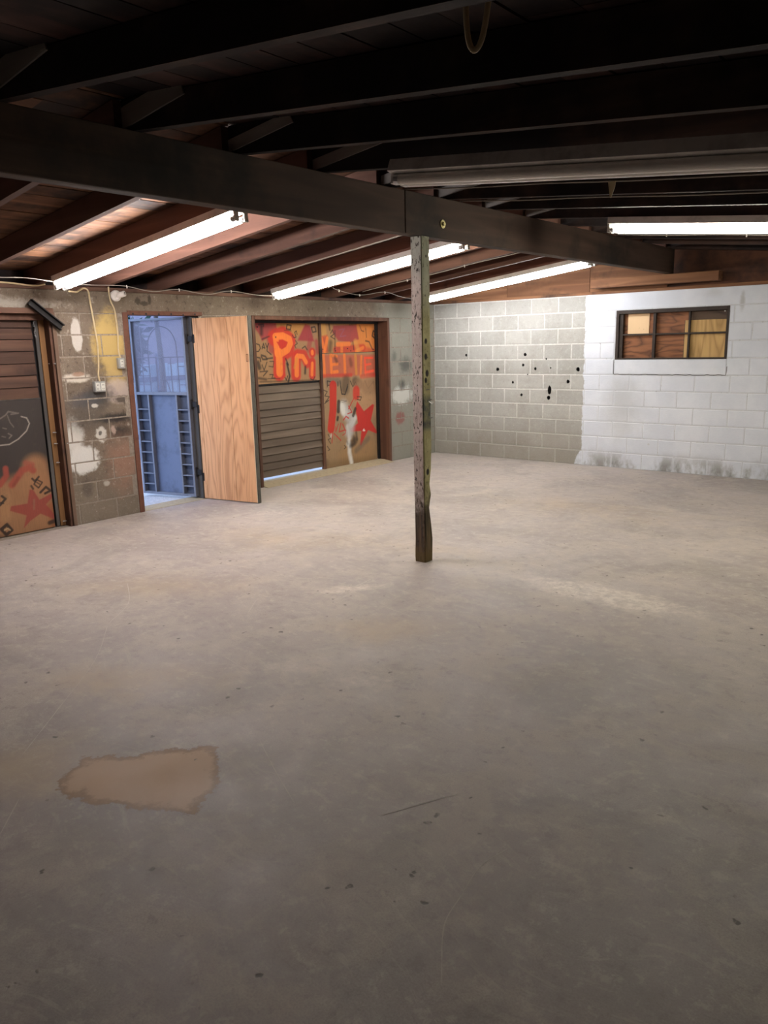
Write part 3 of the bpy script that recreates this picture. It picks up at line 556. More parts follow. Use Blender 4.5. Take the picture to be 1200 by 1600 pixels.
# ---------------------------------------------------------------- floor
XR, YF, H = 8.0, -11.2, 2.2
def make_floor():
    xs = np.arange(0, XR+.001, .025); ys = np.arange(YF, .001, .025); X, Y = np.meshgrid(xs, ys, indexing='ij')
    def blob(cx, cy, rx, ry, a=0., p=1.):
        c, s = math.cos(a), math.sin(a); u = ((X-cx)*c+(Y-cy)*s)/rx; v = (-(X-cx)*s+(Y-cy)*c)/ry
        return np.exp(-(u*u+v*v)**p)
    P = np.array([(4.36, -7.92), (4.49, -7.81), (4.56, -7.86), (4.62, -7.93), (4.72, -7.97), (4.75, -8.06), (4.80, -8.15), (4.74, -8.19), (4.64, -8.21), (4.55, -8.28), (4.48, -8.33), (4.36, -8.34), (4.25, -8.37), (4.18, -8.28), (4.12, -8.20), (4.22, -8.10), (4.29, -8.03)])
    d = np.full(X.shape, 9.); ins = np.zeros(X.shape, bool)
    for i in range(len(P)):
        A, B = P[i], P[(i+1) % len(P)]; e = B-A; t = np.clip(((X-A[0])*e[0]+(Y-A[1])*e[1])/(e@e), 0, 1)
        d = np.minimum(d, np.hypot(X-A[0]-t*e[0], Y-A[1]-t*e[1])); ins ^= ((Y < A[1]) != (Y < B[1])) & (X < (e[0])*(Y-A[1])/(e[1]+1e-9)+A[0])
    R = np.clip(.5+np.where(ins, d, -d)*5., 0, 1)
    G = 1.1*blob(4.95, -4.98, .66, .20, -.05)+.75*blob(3.5, -5.85, .35, .10, .95)+.55*blob(4.55, -6.95, .30, .12, .7)+.5*blob(4.1, -7.05, .25, .12, .6)+.45*blob(3.0, -5.2, .3, .1, .6)+.5*blob(1.2, -4.4, .5, .25)+.3*blob(2.4, -2.2, 1.6, .8)
    Bc = .8*blob(4.0, -8.4, .45, .28, .7)+.75*blob(3.6, -7.6, .55, .25, .7)+.6*blob(2.3, -6.6, .9, .35, .6)+.7*blob(4.2, -6.3, .5, .25, .7)+.4*blob(3.2, -4.6, 1.2, .5)+.5*blob(3.6, -2.5, 1.4, .6)+.5*blob(2.0, -5.2, .8, .4)
    nx, ny = X.shape; v = np.stack([X, Y, np.zeros_like(X)], -1).reshape(-1, 3)
    v = np.concatenate([v, [(0, YF, -.12), (XR, YF, -.12), (XR, 0, -.12), (0, 0, -.12)]]); idx = np.arange(nx*ny).reshape(nx, ny)
    q = np.stack([idx[:-1, :-1], idx[1:, :-1], idx[1:, 1:], idx[:-1, 1:]], -1).reshape(-1, 4).tolist(); o = nx*ny
    q += [idx[:, 0].tolist()[::-1]+[o, o+1], idx[:, -1].tolist()+[o+2, o+3], idx[0].tolist()+[o+3, o], idx[-1].tolist()[::-1]+[o+1, o+2], [o+3, o+2, o+1, o]]
    me = bpy.data.meshes.new('floor'); me.from_pydata(v.tolist(), [], q); me.materials.append(M['floor'])
    a = me.color_attributes.new('feature', 'FLOAT_COLOR', 'POINT'); full = np.zeros((len(v), 4)); full[:o, 0] = R.ravel(); full[:o, 1] = np.clip(G, 0, 1).ravel(); full[:o, 2] = np.clip(Bc, 0, 1).ravel(); a.data.foreach_set('color', full.ravel())
    return tag(link('floor', me), kind='structure')
floor = make_floor()
# scratches: flat pale scuffs on the slab
sc = MB()
def scratch(pts, w):
    P = smooth_path([(x, y, .0008) for x, y in pts], 8); o = len(sc.v); n = len(P)
    for i, p in enumerate(P):
        d = (P[min(i+1, n-1)]-P[max(i-1, 0)]).normalized(); s_ = Vector((-d.y, d.x, 0)); ww = w*.5*(.35+.65*rng.random())
        if i in (0, n-1): ww *= .2
        sc.v += [tuple(p+s_*ww), tuple(p-s_*ww)]
    sc.f += [(o+2*i, o+2*i+1, o+2*i+3, o+2*i+2) for i in range(n-1)]; sc.mi += [0]*(n-1)
for P_, w_ in (([(2.75, -7.25), (3.2, -7.6), (3.615, -8.04), (3.9, -8.35)], .004), ([(4.2, -8.5), (4.38, -8.66)], .006), ([(5.956, -8.226), (5.84, -8.05), (5.807, -7.915)], .0045), ([(5.807, -7.915), (5.78, -7.76), (5.805, -7.627)], .003), ([(4.584, -7.643), (4.8, -7.76), (5.049, -7.883)], .003),
               ([(4.80, -7.80), (4.904, -7.777)], .004), ([(3.53, -6.0), (3.50, -5.8), (3.474, -5.6)], .010), ([(3.6, -6.1), (3.54, -5.75)], .006), ([(3.2, -5.6), (3.7, -5.35), (4.3, -5.2)], .006), ([(2.1, -6.7), (2.5, -6.95), (2.75, -7.25)], .005), ([(3.75, -7.15), (4.0, -7.2)], .005), ([(3.15, -6.4), (3.3, -6.6)], .005), ([(5.1, -7.0), (5.25, -6.9)], .004), ([(5.5, -6.7), (5.75, -6.65)], .004), ([(4.1, -8.05), (4.3, -8.0)], .003), ([(5.35, -7.75), (5.5, -7.45)], .006), ([(4.9, -6.3), (5.1, -6.15)], .006), ([(5.9, -6.2), (6.1, -6.3)], .004), ([(3.9, -6.0), (4.2, -6.05)], .005)): scratch(P_, w_)
tag(sc.build('scratch_mark', M['scratch'], floor), kind='stuff')

# ---------------------------------------------------------------- block walls
cache = {}
def block_mesh(L, hgt, mat):
    key = (round(L, 3), round(hgt, 3), mat.name)
    if key not in cache:
        T, c = .03, .005; vs = []
        for (d, i) in ((T, 0.), (c, 0.), (0., c)):
            vs += [(i, d, i), (L-i, d, i), (L-i, d, hgt-i), (i, d, hgt-i)]
        fs = [(8, 9, 10, 11), (3, 2, 1, 0)]
        for k in (0, 4):
            for j in range(4): fs.append((k+j, k+(j+1) % 4, k+4+(j+1) % 4, k+4+j))
        me = bpy.data.meshes.new('block'); me.from_pydata(vs, [], fs); me.materials.append(mat); cache[key] = me
    return cache[key]
def lay_blocks(wall, a0, a1, voids, place, mat, off=0., zmax=11, gap=.011, name='block', proud=.002):
    """running bond; place(a, z) gives the location; voids = [(a0, a1, z0, z1)]"""
    out = []
    for r in range(zmax):
        z0, z1 = r*.2+.001, (r+1)*.2-gap; k0 = math.floor((a0-off)/.404)-1; k = k0
        while True:
            s = off+k*.404+(.202 if r % 2 else 0); k += 1
            if s > a1: break
            segs = [(max(s, a0), min(s+.404, a1))]
            for v0, v1, vz0, vz1 in voids:
                if vz1-.03 > z0 and vz0+.03 < z1:
                    segs = [t for q in segs for t in ((q[0], min(q[1], v0)), (max(q[0], v1), q[1])) if t[1]-t[0] > .001]
            for q0, q1 in segs:
                if q1-q0 < .05: continue
                o = link(name, block_mesh(q1-q0-gap, z1-z0, mat), wall); loc, rz = place(q0, z0)
                o.location = loc; o.rotation_euler = (0, 0, rz); out.append((o, q0, q1, z0, z1))
    return out
RB, SL, SR, RH = 2.665, .1215, .103, .150      # rafter underside at the beam, slopes, rafter depth
zl = lambda x: 2.24+SL*x
zr = lambda x: RB-SR*(x-3.5)
XM = 3.5
top_l, top_r = (lambda x: zl(x)+RH), (lambda x: zr(x)+RH)
# back wall (the one with the window), front face y = 0
WX0, WX1, WZ0, WZ1 = 2.83, 4.19, 1.385, 1.99
wb = MB(); wb.box((-.245, .0035, 0), (WX0, .2, H)); wall_back = tag(wb.build('wall_back', M['mortar']), kind='structure')
for a, b in (((WX1, .0035, 0), (XR+.2, .2, H)), ((WX0, .0035, 0), (WX1, .2, WZ0)), ((WX0, .0035, WZ1), (WX1, .2, H)), ((-.245, .0005, -.12), (XR+.2, .2, -.001))):
    m = MB(); m.box(a, b); m.build('wall_section', M['mortar'], wall_back)
m = MB(); m.prism([(-.2, 2.2), (XR+.2, 2.2), (XR+.2, top_r(XR+.2)), (XM, top_l(XM)), (-.2, top_l(-.2))], 1, .10, .14); m.build('gable_backing', M['black'], wall_back)
blks = lay_blocks(wall_back, 0.0, XR, [(WX0-.005, WX1+.005, 1.2, 2.0), (2.44, XR, 2.0, 2.21)], lambda a, z: ((a, 0, z), 0), M['block'], .010)
bb = MB()
bb.box((2.443, -.0, 2.001), (XR, .03, 2.199), .004); bb.build('bond_beam', M['block'], wall_back)
bb = MB(); bb.box((WX0, -.001, 1.203), (WX1, .03, 1.386), .005); bb.build('cast_sill', M['block'], wall_back)
ck = MB(); pts = [(WX0-.012, 1.385)]+[(WX0-.012+.004*rng.random(), z) for z in (1.33, 1.27, 1.21)]+[(x, 1.199+.012*(rng.random()-.5)) for x in np.linspace(WX0, WX1, 34)]+[(WX1+.01, 1.24), (WX1+.012, 1.30)]
ck.tube([(x, -.0005, z) for x, z in pts], .0032, 5); tag(ck.build('crack', M['winframe'], wall_back), kind='stuff')
# drilled and punched holes
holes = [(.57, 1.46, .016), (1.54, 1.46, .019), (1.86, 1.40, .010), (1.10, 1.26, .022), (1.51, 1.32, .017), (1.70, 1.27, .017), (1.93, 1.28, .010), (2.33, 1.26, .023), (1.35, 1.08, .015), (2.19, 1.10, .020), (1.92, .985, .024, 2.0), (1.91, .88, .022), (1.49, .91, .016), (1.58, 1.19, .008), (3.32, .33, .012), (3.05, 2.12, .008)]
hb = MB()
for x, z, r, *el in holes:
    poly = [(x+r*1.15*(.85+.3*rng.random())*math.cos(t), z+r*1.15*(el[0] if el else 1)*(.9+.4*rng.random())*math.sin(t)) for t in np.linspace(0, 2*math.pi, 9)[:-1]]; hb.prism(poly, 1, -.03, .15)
cut = hb.build('hole_cutter', M['dark'])  # near-black lining left in the cuts: the shade of a deep hole, painted in
for o in [wall_back]+[b[0] for b in blks]:
    if o is not wall_back:
        _, q0, q1, z0, z1 = next(b for b in blks if b[0] is o)
        if not any(q0-.03 < x < q1+.03 and z0-.03 < z < z1+.03 for x, z, r, *_ in holes): continue
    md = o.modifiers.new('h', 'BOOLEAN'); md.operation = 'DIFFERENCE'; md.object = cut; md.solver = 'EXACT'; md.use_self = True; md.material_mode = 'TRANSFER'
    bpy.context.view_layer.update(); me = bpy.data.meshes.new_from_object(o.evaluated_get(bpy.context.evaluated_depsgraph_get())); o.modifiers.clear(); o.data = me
bpy.data.objects.remove(cut)

# left wall, front face x = 0, three openings
D1 = (-7.45, -5.949); D2 = (-5.215, -4.30); D3 = (-3.56, -1.09); WT = -.245; HD = 2.0
wl = MB(); wl.box((WT, YF-.2, -.12), (-.0005, .0, -.001))
for y0, y1 in ((YF-.2, D1[0]), (D1[1], D2[0]), (D2[1], D3[0]), (D3[1], .005)): wl.box((WT, y0, 0), (-.0022, y1, HD))
wl.box((WT, YF-.2, HD), (-.005, .005, H))
wall_left = tag(wl.build('wall_left', M['mortar_l']), kind='structure')
place_l = lambda a, z: ((0, a, z), math.pi/2)
lay_blocks(wall_left, YF, -.002, [(D1[0], D1[1], 0, 2.0), (D2[0], D2[1], 0, 2.0), (D3[0], D3[1], 0, 2.0)], place_l, M['block_l'], -.21, 10, .007)
bb = MB(); bb.box((-.03, YF, 2.001), (0, -.002, 2.199), .004); bb.build('bond_beam', M['block_l'], wall_left)
# right wall and the wall behind the camera, out of view but there
wr = MB(); wr.box((XR, YF-.2, 0), (XR+.2, .0, H)); tag(wr.build('wall_right', M['darkwall']), kind='structure')
wf = MB(); wf.prism([(WT, 0), (XR+.2, 0), (XR+.2, H+.22), (3.5, 2.87), (WT, H+.22)], 1, YF-.2, YF); tag(wf.build('wall_front', M['darkwall']), kind='structure')

# ---------------------------------------------------------------- roof: deck planks, rafters
rf = MB(); rf.prism([(WT-.3, top_l(-.5)+.05), (XM, top_l(XM)+.05), (XR+.5, top_r(XR+.5)+.05), (XR+.5, top_r(XR+.5)+.08), (XM, top_l(XM)+.08), (WT-.3, top_l(-.5)+.08)], 1, YF-.2, .2)
ceiling = tag(rf.build('ceiling', M['roof']), kind='structure')
def planks(x0, x1, top, sgn, mat):
    x = x0; k = 0
    while x < x1-.02:
        wd = min(.185+.02*rng.random(), x1-x)
        ys = [YF, YF+2.5+3*rng.random(), YF+6.5+2.5*rng.random(), .0]
        for y0, y1 in zip(ys[:-1], ys[1:]):
            j = .004*rng.random(); m = MB(); d = .006+.004*rng.random(); xa, xb = x, x+wd-d
            za, zb = top(xa)+.001+j, top(xb)+.001+j; L = y1-y0-.004
            m.add([(xa, 0, za), (xb, 0, zb), (xb, L, zb), (xa, L, za), (xa, 0, za+.022), (xb, 0, zb+.022), (xb, L, zb+.022), (xa, L, za+.022)], [(0, 3, 2, 1), (4, 5, 6, 7), (0, 1, 5, 4), (1, 2, 6, 5), (2, 3, 7, 6), (3, 0, 4, 7)])
            m.build('plank', mat, ceiling, loc=(0, y0+.002, 0))
        x += wd; k += 1
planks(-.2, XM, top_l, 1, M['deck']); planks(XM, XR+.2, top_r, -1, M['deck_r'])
YL = [-5.39+.645*k for k in range(-8, 8)]+[-.10]
def rafter(x0, x1, zf, y, mat, tail=None):
    m = MB(); t = .024
    poly = [(x0, zf(x0)), (x1, zf(x1))]+([(x1, zf(x1)+RH-.002)])+[(x0, zf(x0)+RH-.002)]
    m.prism(poly, 1, -t, t); return m.build('rafter', mat, ceiling, loc=(0, y, 0))
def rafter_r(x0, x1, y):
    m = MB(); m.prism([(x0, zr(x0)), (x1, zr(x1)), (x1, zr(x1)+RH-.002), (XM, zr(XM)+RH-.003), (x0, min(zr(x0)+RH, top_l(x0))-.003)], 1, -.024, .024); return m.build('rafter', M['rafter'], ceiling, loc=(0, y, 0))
for y in YL:
    rafter(-.2, 3.455, zl, y, M['rafter_l'], True)
    if y < -3:
        m = MB(); a_, b_ = 3.47, 3.98+.03*math.sin(y*7)
        hs = .095 if y < -7 else .062
        m.prism([(a_, zl(a_)+.016), (b_, zl(b_)+.016), (b_-.03, zl(b_)+.016+hs*.9), (a_, zl(a_)+.016+hs)], 1, -.004, .004); m.build('scab_board', M['scab'], ceiling, loc=(0, y+.0115, 0))
    rafter_r(3.46, XR+.1, y+.042)
# blocking boards closing the eaves behind the rafter ends
for x0, x1, zt in ((-.226, -.203, top_l(-.21)+.07), (XR+.103, XR+.126, top_r(XR+.11)+.07)):
    m = MB(); m.box((x0, YF, 2.15), (x1, .14, zt)); m.build('blocking_board', M['rafter'], ceiling)
# plates on the walls and the gable infill
m = MB(); m.box((-.2, YF, 2.2), (.012, -.001, 2.238), .004); tag(m.build('trim_1', M['brown_h']), kind='structure')
gb = MB(); gb.box((-.2, -.0, 2.2), (XR+.1, .14, 2.238), .004); tg = tag(gb.build('trim_2', M['gable']), kind='structure')
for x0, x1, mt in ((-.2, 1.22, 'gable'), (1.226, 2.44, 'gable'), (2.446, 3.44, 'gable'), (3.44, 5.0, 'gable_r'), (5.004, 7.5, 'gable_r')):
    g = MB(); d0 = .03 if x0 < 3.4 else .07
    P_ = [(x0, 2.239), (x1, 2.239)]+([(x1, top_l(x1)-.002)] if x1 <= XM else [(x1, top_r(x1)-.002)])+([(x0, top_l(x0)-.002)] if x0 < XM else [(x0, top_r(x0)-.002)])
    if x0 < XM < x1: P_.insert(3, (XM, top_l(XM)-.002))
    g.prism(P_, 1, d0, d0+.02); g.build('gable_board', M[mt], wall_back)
# ---------------------------------------------------------------- beam and post
BX, BB, BT = 3.49, 2.385, 2.664
beam = tag(empty('ridge_beam', (BX, -5.2, BB)), 'long soot-dark timber beam carrying the rafters across the room over the post', 'beam')
for y0, y1 in ((YF+5.2, -.02), (-.014, 5.15)):
    m = MB(); m.box((-.05, y0, 0), (.05, y1, BT-BB), .004); m.build('beam_section', M['beam'], beam)
m = MB(); m.tube([(.048, .42, .10), (.056, .42, .10)], .03, 14); m.tube([(.056, .42, .10), (.07, .42, .10)], .014, 6); m.build('bolt', M['brass'], beam)['label'] = 'brass-coloured bolt and washer in the beam above the post'
m = MB(); m.box((-.95, 5.04, -.115), (.60, 5.19, -.008), .004); m.build('bearing_block', M['gable'], beam)['label'] = 'light brown board under the far end of the beam'
post = empty('post', (3.49, -4.99, 0)); tag(post, 'weathered square wooden post, pink paint on one side and olive on the other, standing mid-floor', 'post')
def mat_post():
    w = N('peeling_post_paint'); v = w.obj(); nx = w.sep(w.normal()); z = w.sep(v)[2]
    n = w.noise(v, 12, 5, .7); sp = w.noise(w.vm('MULTIPLY', v, (1, 1, .45)), 55, 4, .7); st = w.noise(w.vm('MULTIPLY', v, (1, 1, .06)), 60, 3, .6)
    pink = w.mix(w.rng(n, .35, .7), (.46, .365, .325), (.57, .49, .44)); pink = w.mix(w.rng(z, 2.25, 2.0), (.40, .385, .33), pink)
    pink = w.mix(w.rng(sp, .56, .62), pink, (.055, .042, .036))
    ol = w.mix(w.rng(n, .35, .7), (.27, .245, .115), (.38, .35, .18)); ol = w.mix(w.rng(z, 1.75, 2.1), ol, (.34, .345, .25)); ol = w.mix(w.rng(sp, .61, .66), ol, (.06, .05, .03))
    band = w.ma('MULTIPLY', w.rng(z, .98, 1.06), w.rng(z, 1.30, 1.22)); ol = w.mix(w.ma('MULTIPLY', band, w.rng(n, .3, .55, .35, .95)), ol, (.045, .055, .052))
    for zz, rr in ((1.66, .016), (1.55, .018), (1.43, .02), (1.38, .016), (2.25, .008), (1.98, .006), (.70, .02)):
        d = w.vm('LENGTH', w.vm('MULTIPLY', w.vm('SUBTRACT', v, (.05, -.005+.01*math.sin(zz*40), zz)), (0, 1, .75))); ol = w.mix(w.rng(d, rr*1.2, rr*.7), ol, (.015, .012, .010))
    c = w.mix(w.rng(nx[0], .4, .6), pink, ol)
    rot = w.rng(w.ma('ADD', z, w.ma('MULTIPLY', n, .5)), .88, .62); c = w.mix(w.ma('MULTIPLY', rot, .92), c, w.mix(w.rng(st, .4, .7), (.030, .020, .013), (.15, .095, .045)))
    c = w.mix(w.ma('MULTIPLY', w.rng(w.ma('ADD', z, w.ma('MULTIPLY', n, .15)), .20, .12), .55), c, (.17, .115, .035)); c = w.mix(w.ma('MULTIPLY', w.rng(st, .5, .75), .45), c, (.09, .07, .05))
    w.bump(w.ma('ADD', sp, st), .4, .006); return w.done(c, .82)
def make_post():
    """square timber, corners worn and one edge split away near the foot"""
    prof = [(0, .049, .0, 0), (.04, .050, .0, 0), (.18, .050, .0, .003), (.30, .050, .008, .004), (.42, .049, .014, .002), (.52, .050, .004, 0), (.60, .0495, .010, 0), (.72, .050, .003, 0), (.9, .050, 0, 0), (1.15, .0495, .002, 0), (1.5, .0505, 0, 0), (1.9, .0495, 0, 0), (2.384, .0495, 0, 0)]
    vs = []; n = 12; fs = []
    for z, r, bite, sh in prof:
        c = .007; base = [(-r, -r+c), (-r+c, -r), (0, -r), (r-c, -r), (r, -r+c), (r, 0), (r, r-c), (r-c, r), (0, r), (-r+c, r), (-r, r-c), (-r, 0)]
        for i, (x, y) in enumerate(base):
            j = .0012*(rng.random()-.5)
            if i in (6, 7): x -= bite; y -= bite*1.2
            if i == 5: x -= bite*.4
            lean = .012*(1-z/2.384)
            vs.append((x+j+lean*.2+sh, y+j, z))
    k = len(prof)
    for a in range(k-1):
        for j in range(n): fs.append((a*n+j, a*n+(j+1) % n, (a+1)*n+(j+1) % n, (a+1)*n+j))
    fs += [tuple(range(n-1, -1, -1)), tuple((k-1)*n+j for j in range(n))]
    m = MB(); m.add(vs, fs); m.build('timber', mat_post(), post)
    m = MB()
    for z, y in ((1.235, .02), (1.31, -.01), (1.10, .03)): m.tube([(.046, y, z), (.072, y+.012, z+.004)], .003, 6)
    m.tube([(.046, .02, 1.225), (.058, .048, 1.205), (.06, .06, 1.215)], .004, 6); m.build('nail', M['bolt'], post)['kind'] = 'stuff'
make_post()

# ---------------------------------------------------------------- fluorescent strip fixtures
def fixture(name, label, x0, x1, y, zf, lit, drop=0., roll=0., tubes=2, flare=False):
    """strip hung along the roof slope: channel, reflector lips, sockets and tubes; local x along the fixture"""
    p0, p1 = Vector((x0, y, zf(x0)-drop)), Vector((x1, y, zf(x1)-drop)); L = (p1-p0).length
    r = tag(empty(name, p0), label, 'ceiling light', 'eight-foot fluorescent fixtures'); r.rotation_euler = (roll, -math.atan2(p1.z-p0.z, x1-x0), 0)
    hm = M['housing'] if lit else M['housing_d']; w = .062
    m = MB()
    if flare: m.prism([(-.065, -.004), (.065, -.004), (.082, -.062), (.040, -.074), (-.040, -.074), (-.085, -.062)], 0, 0, L)
    else: m.prism([(-w, -.001), (w, -.001), (w, -.050), (.034, -.064), (-.034, -.064), (-w, -.050)], 0, 0, L)
    m.build('housing', hm, r)
    off = -.100 if flare else -.096; rt = .027 if flare else .019; sy = .040 if tubes == 2 else .0
    for sx in (0, 1):
        xx = .012 if sx == 0 else L-.012
        for q in (-.04, .04):
            m = MB(); m.box((xx-.010, q-.017, off-.022), (xx+.010, q+.017, -.045), .004); m.build('end_socket', M['socket'] if lit else M['housing_d'], r)
    for s in ((-1, 1) if tubes == 2 else (0,)):
        m = MB(); m.tube([(.055, s*sy, off), (L-.055, s*sy, off)], rt, 14, cap=False); t = m.build('tube', lit if lit else M['tube_off'], r, smooth=True)
        for xa, xb in ((.026, .056), (L-.056, L-.026)):
            m = MB(); m.tube([(xa, s*sy, off), (xb, s*sy, off)], rt+.0006, 14); m.build('tube_cap', M['cap'], t)
    return r
EW, EC, EY = emit('lit_tube_white', TUBE_WARM, TUBE_POWER), emit('lit_tube_cool', TUBE_COOL, TUBE_POWER*.62), emit('lit_tube_yellowish', TUBE_YELLOW, TUBE_POWER*.8)
f1 = fixture('fluorescent_fixture', 'lit white fluorescent strip at the left, above the wall with the outlet boxes', .36, 2.80, -6.035, zl, EW)
f2 = fixture('fluorescent_fixture', 'lit yellowish fluorescent strip running behind the top of the post', .30, 2.86, -3.455, zl, EY)
f3 = fixture('fluorescent_fixture', 'lit cool white fluorescent strip closest to the far corner of block wall', .35, 2.90, -.875, zl, EC)
f4 = fixture('fluorescent_fixture', 'dark unlit fluorescent strip with old grey tubes high at the right', 4.26, 6.70, -6.20, zr, None, flare=True)
f5 = fixture('fluorescent_fixture', 'lit yellow-edged fluorescent strip at the right edge above the window wall', 4.22, 6.66, -3.413, zr, EY)

# ---------------------------------------------------------------- left sliding door (door_1)
door_1 = tag(empty('door_1', (0, 0, 0)), kind='structure')
def pt(name, mat, a, b, par, ch=.003, **k):
    m = MB(); m.box(a, b, ch); return m.build(name, M[mat], par, **k)
pt('frame_board', 'trimlight', (-.2, -5.949, 0), (.012, -5.912, 2.0), door_1)
pt('jamb', 'brown', (-.20, -5.975, 0), (-.004, -5.950, 1.985), door_1)
pt('stop_board', 'orange', (-.16, -6.030, .005), (-.088, -5.977, 1.965), door_1); pt('stop_board', 'greywood', (-.17, -6.064, .005), (-.098, -6.031, 1.965), door_1)
pt('header', 'brown_h', (-.2, D1[0], 1.986), (.014, -5.925, 2.035), door_1); pt('header_rail', 'brown', (-.2, D1[0], 1.93), (-.06, -5.985, 1.984), door_1)
leaf = empty('door_leaf'); leaf.parent = door_1
DB = -.10; z = 1.235; k = 0
while z < 1.955:
    h_ = .098+.012*rng.random(); z1 = min(z+h_, 1.965); m = MB(); t = .006*rng.random()
    m.prism([(DB-.03, z), (DB-.004+t*.3, z), (DB-.012-t, z1-.006), (DB-.03, z1-.006)], 1, D1[0], -6.085-.006*rng.random()); m.build('slat', M['slat1'], leaf); z = z1
painted_sheet('painted_panel', D1[0], -6.083, .008, 1.228, DB, .02, lin((62, 56, 54)), G_D1, M['painted'], leaf)
m = MB(); m.box((DB-.02, D1[0], 1.2285), (DB+.004, -6.083, 1.2345)); m.build('joint_strip', M['greywood'], leaf)
m = MB(); m.box((DB-.08, D1[0], 0.0), (DB-.031, -6.066, 1.99)); m.build('backing', M['black'], leaf)
ch = MB()
for i in range(9):
    c_ = Vector((-.078+.004*math.sin(i*2), -6.075+.006*math.sin(i*1.7), 1.95-.021*i)); e = (Vector((0, .006, 0)) if i % 2 else Vector((.006, 0, 0)))
    ch.tube([c_+e*math.cos(t)+Vector((0, 0, .0125))*math.sin(t) for t in np.linspace(0, 2*math.pi, 11)[:-1]], .0025, 5, True)
ch.build('chain', M['chain'], leaf)
for y, z in ((-5.965, 1.54), (-6.0, .905), (-5.93, .80), (-6.0, .80), (-6.0, .62), (-6.0, .05)):
    m = MB(); m.tube([(-.09, y, z), (-.065 if y < -5.98 else .02, y, z)], .006, 6); m.tube([(-.07, y-.018, z+.001), (-.07, y+.018, z-.001)], .0045, 6); m.build('bolt', M['bolt'], door_1)
m = MB(); A, B = Vector((.028, -6.150, 2.085)), Vector((.030, -5.872, 1.862))
m.bar(A, B, .012, .062, up=(0, .62, .78)); m.bar(A+Vector((.018, .017, .021)), B+Vector((.018, .017, .021)), .036, .008, up=(0, .62, .78)); m.bar(A+Vector((.018, -.017, -.021)), B+Vector((.018, -.017, -.021)), .036, .008, up=(0, .62, .78))
br = m.build('slanted_bar', M['black']); tag(br, 'dark rusty bar fixed slanting over the top right corner of the left door', 'bar')
# ---------------------------------------------------------------- entry (door_2), plywood leaf, security gate
door_2 = tag(empty('door_2'), kind='structure')
pt('jamb', 'rust', (-.19, -5.215, 0), (.010, -5.160, 2.012), door_2); pt('header', 'rust', (-.19, -5.160, 1.988), (.010, -4.255, 2.028), door_2)
pt('jamb', 'greywood', (-.19, -4.372, 0), (-.040, -4.302, 1.985), door_2); pt('threshold', 'sill', (-.245, -5.159, -.10), (-.002, -4.373, .003), door_2)
for i, x in enumerate(np.linspace(-5.1, -4.35, 6)):
    m = MB(); m.tube([(.009, x, 1.998+.006*math.sin(i*3)), (.013, x, 1.998+.006*math.sin(i*3))], .010, 8); m.build('screw_head', M['black'], door_2)
a = math.radians(11.12)
leaf2 = tag(empty('plywood_door', (.0, -4.36, 0), a), 'open door faced in fresh orange plywood, swung into the room beside the steel gate', 'door')
for x0, x1 in ((-.028, .020), (.0235, .432), (.4355, .712)):
    m = MB(); m.box((x0, 0, .008), (x1, .012, 1.962), .0015); m.build('panel', M['ply'], leaf2)
m = MB(); m.box((-.028, .0125, .008), (.712, .042, 1.960)); m.build('core', M['edge'], leaf2)
m = MB(); m.box((.7125, -.001, .004), (.722, .050, 1.964), .002); m.build('edge_strip', M['edge'], leaf2)['label'] = 'dirty dark edge of the door'
m = MB(); m.box((.704, -.0025, .008), (.7125, .0125, 1.962)); m.build('edge_trim', M['plypale'], leaf2)
m = MB()
for aa, bb_ in (((.672, -.0035, 1.50), (.696, -.0005, 1.506)), ((.672, -.0035, 1.574), (.696, -.0005, 1.58)), ((.672, -.0035, 1.506), (.676, -.0005, 1.574)), ((.692, -.0035, 1.506), (.696, -.0005, 1.574))): m.box(aa, bb_)
m.build('latch_plate', M['rust'], leaf2)
for z in (.25, 1.0, 1.75):
    m = MB(); m.tube([(-.034, -.006, z-.045), (-.034, -.006, z+.045)], .006, 8); m.box((-.034, -.004, z-.045), (-.012, -.001, z+.045)); m.build('hinge', M['black'], leaf2)
ga = math.atan2(-.185, -.713)
gate = tag(empty('security_gate', (-.117, -4.392, 0), ga), 'grey steel security gate with mesh top and laddered sides, swung open outside the doorway', 'gate')
# local x from hinge to free edge, +y faces the room's left (towards the viewer through the opening)
GF = MB
def gbar(mb, x0, x1, z0, z1, y0=-.03, y1=.03): mb.box((x0, y0, z0), (x1, y1, z1), .002)
m = MB(); gbar(m, 0, .026, .02, 1.98); gbar(m, .732, .758, .02, 1.98); gbar(m, .026, .732, 1.955, 1.98); gbar(m, .026, .732, .02, .046); m.build('frame', M['gate'], gate)
m = MB(); gbar(m, .026, .732, 1.150, 1.182); m.build('mid_rail', M['gate'], gate)
for x in (.165, .560):
    m = MB(); gbar(m, x, x+.022, .046, 1.15); m.build('divider', M['gate'], gate)
m = MB(); m.box((.187, -.022, .046), (.56, -.016, 1.15)); m.build('center_panel', M['gatepanel'], gate)
for x0, x1 in ((.026, .165), (.582, .732)):
    m = MB(); m.box((x0, -.029, .046), (x1, -.024, 1.15)); m.build('back_sheet', M['gateback'], gate)
    for i in range(8):
        m = MB(); z = .13+i*.122; m.box((x0, -.020, z), (x1, .026, z+.012)); m.build('rung', M['gate'], gate)
m = MB(); pitch, r_ = .0145, .0014
X0, X1, Z0, Z1 = .024, .734, 1.18, 1.957
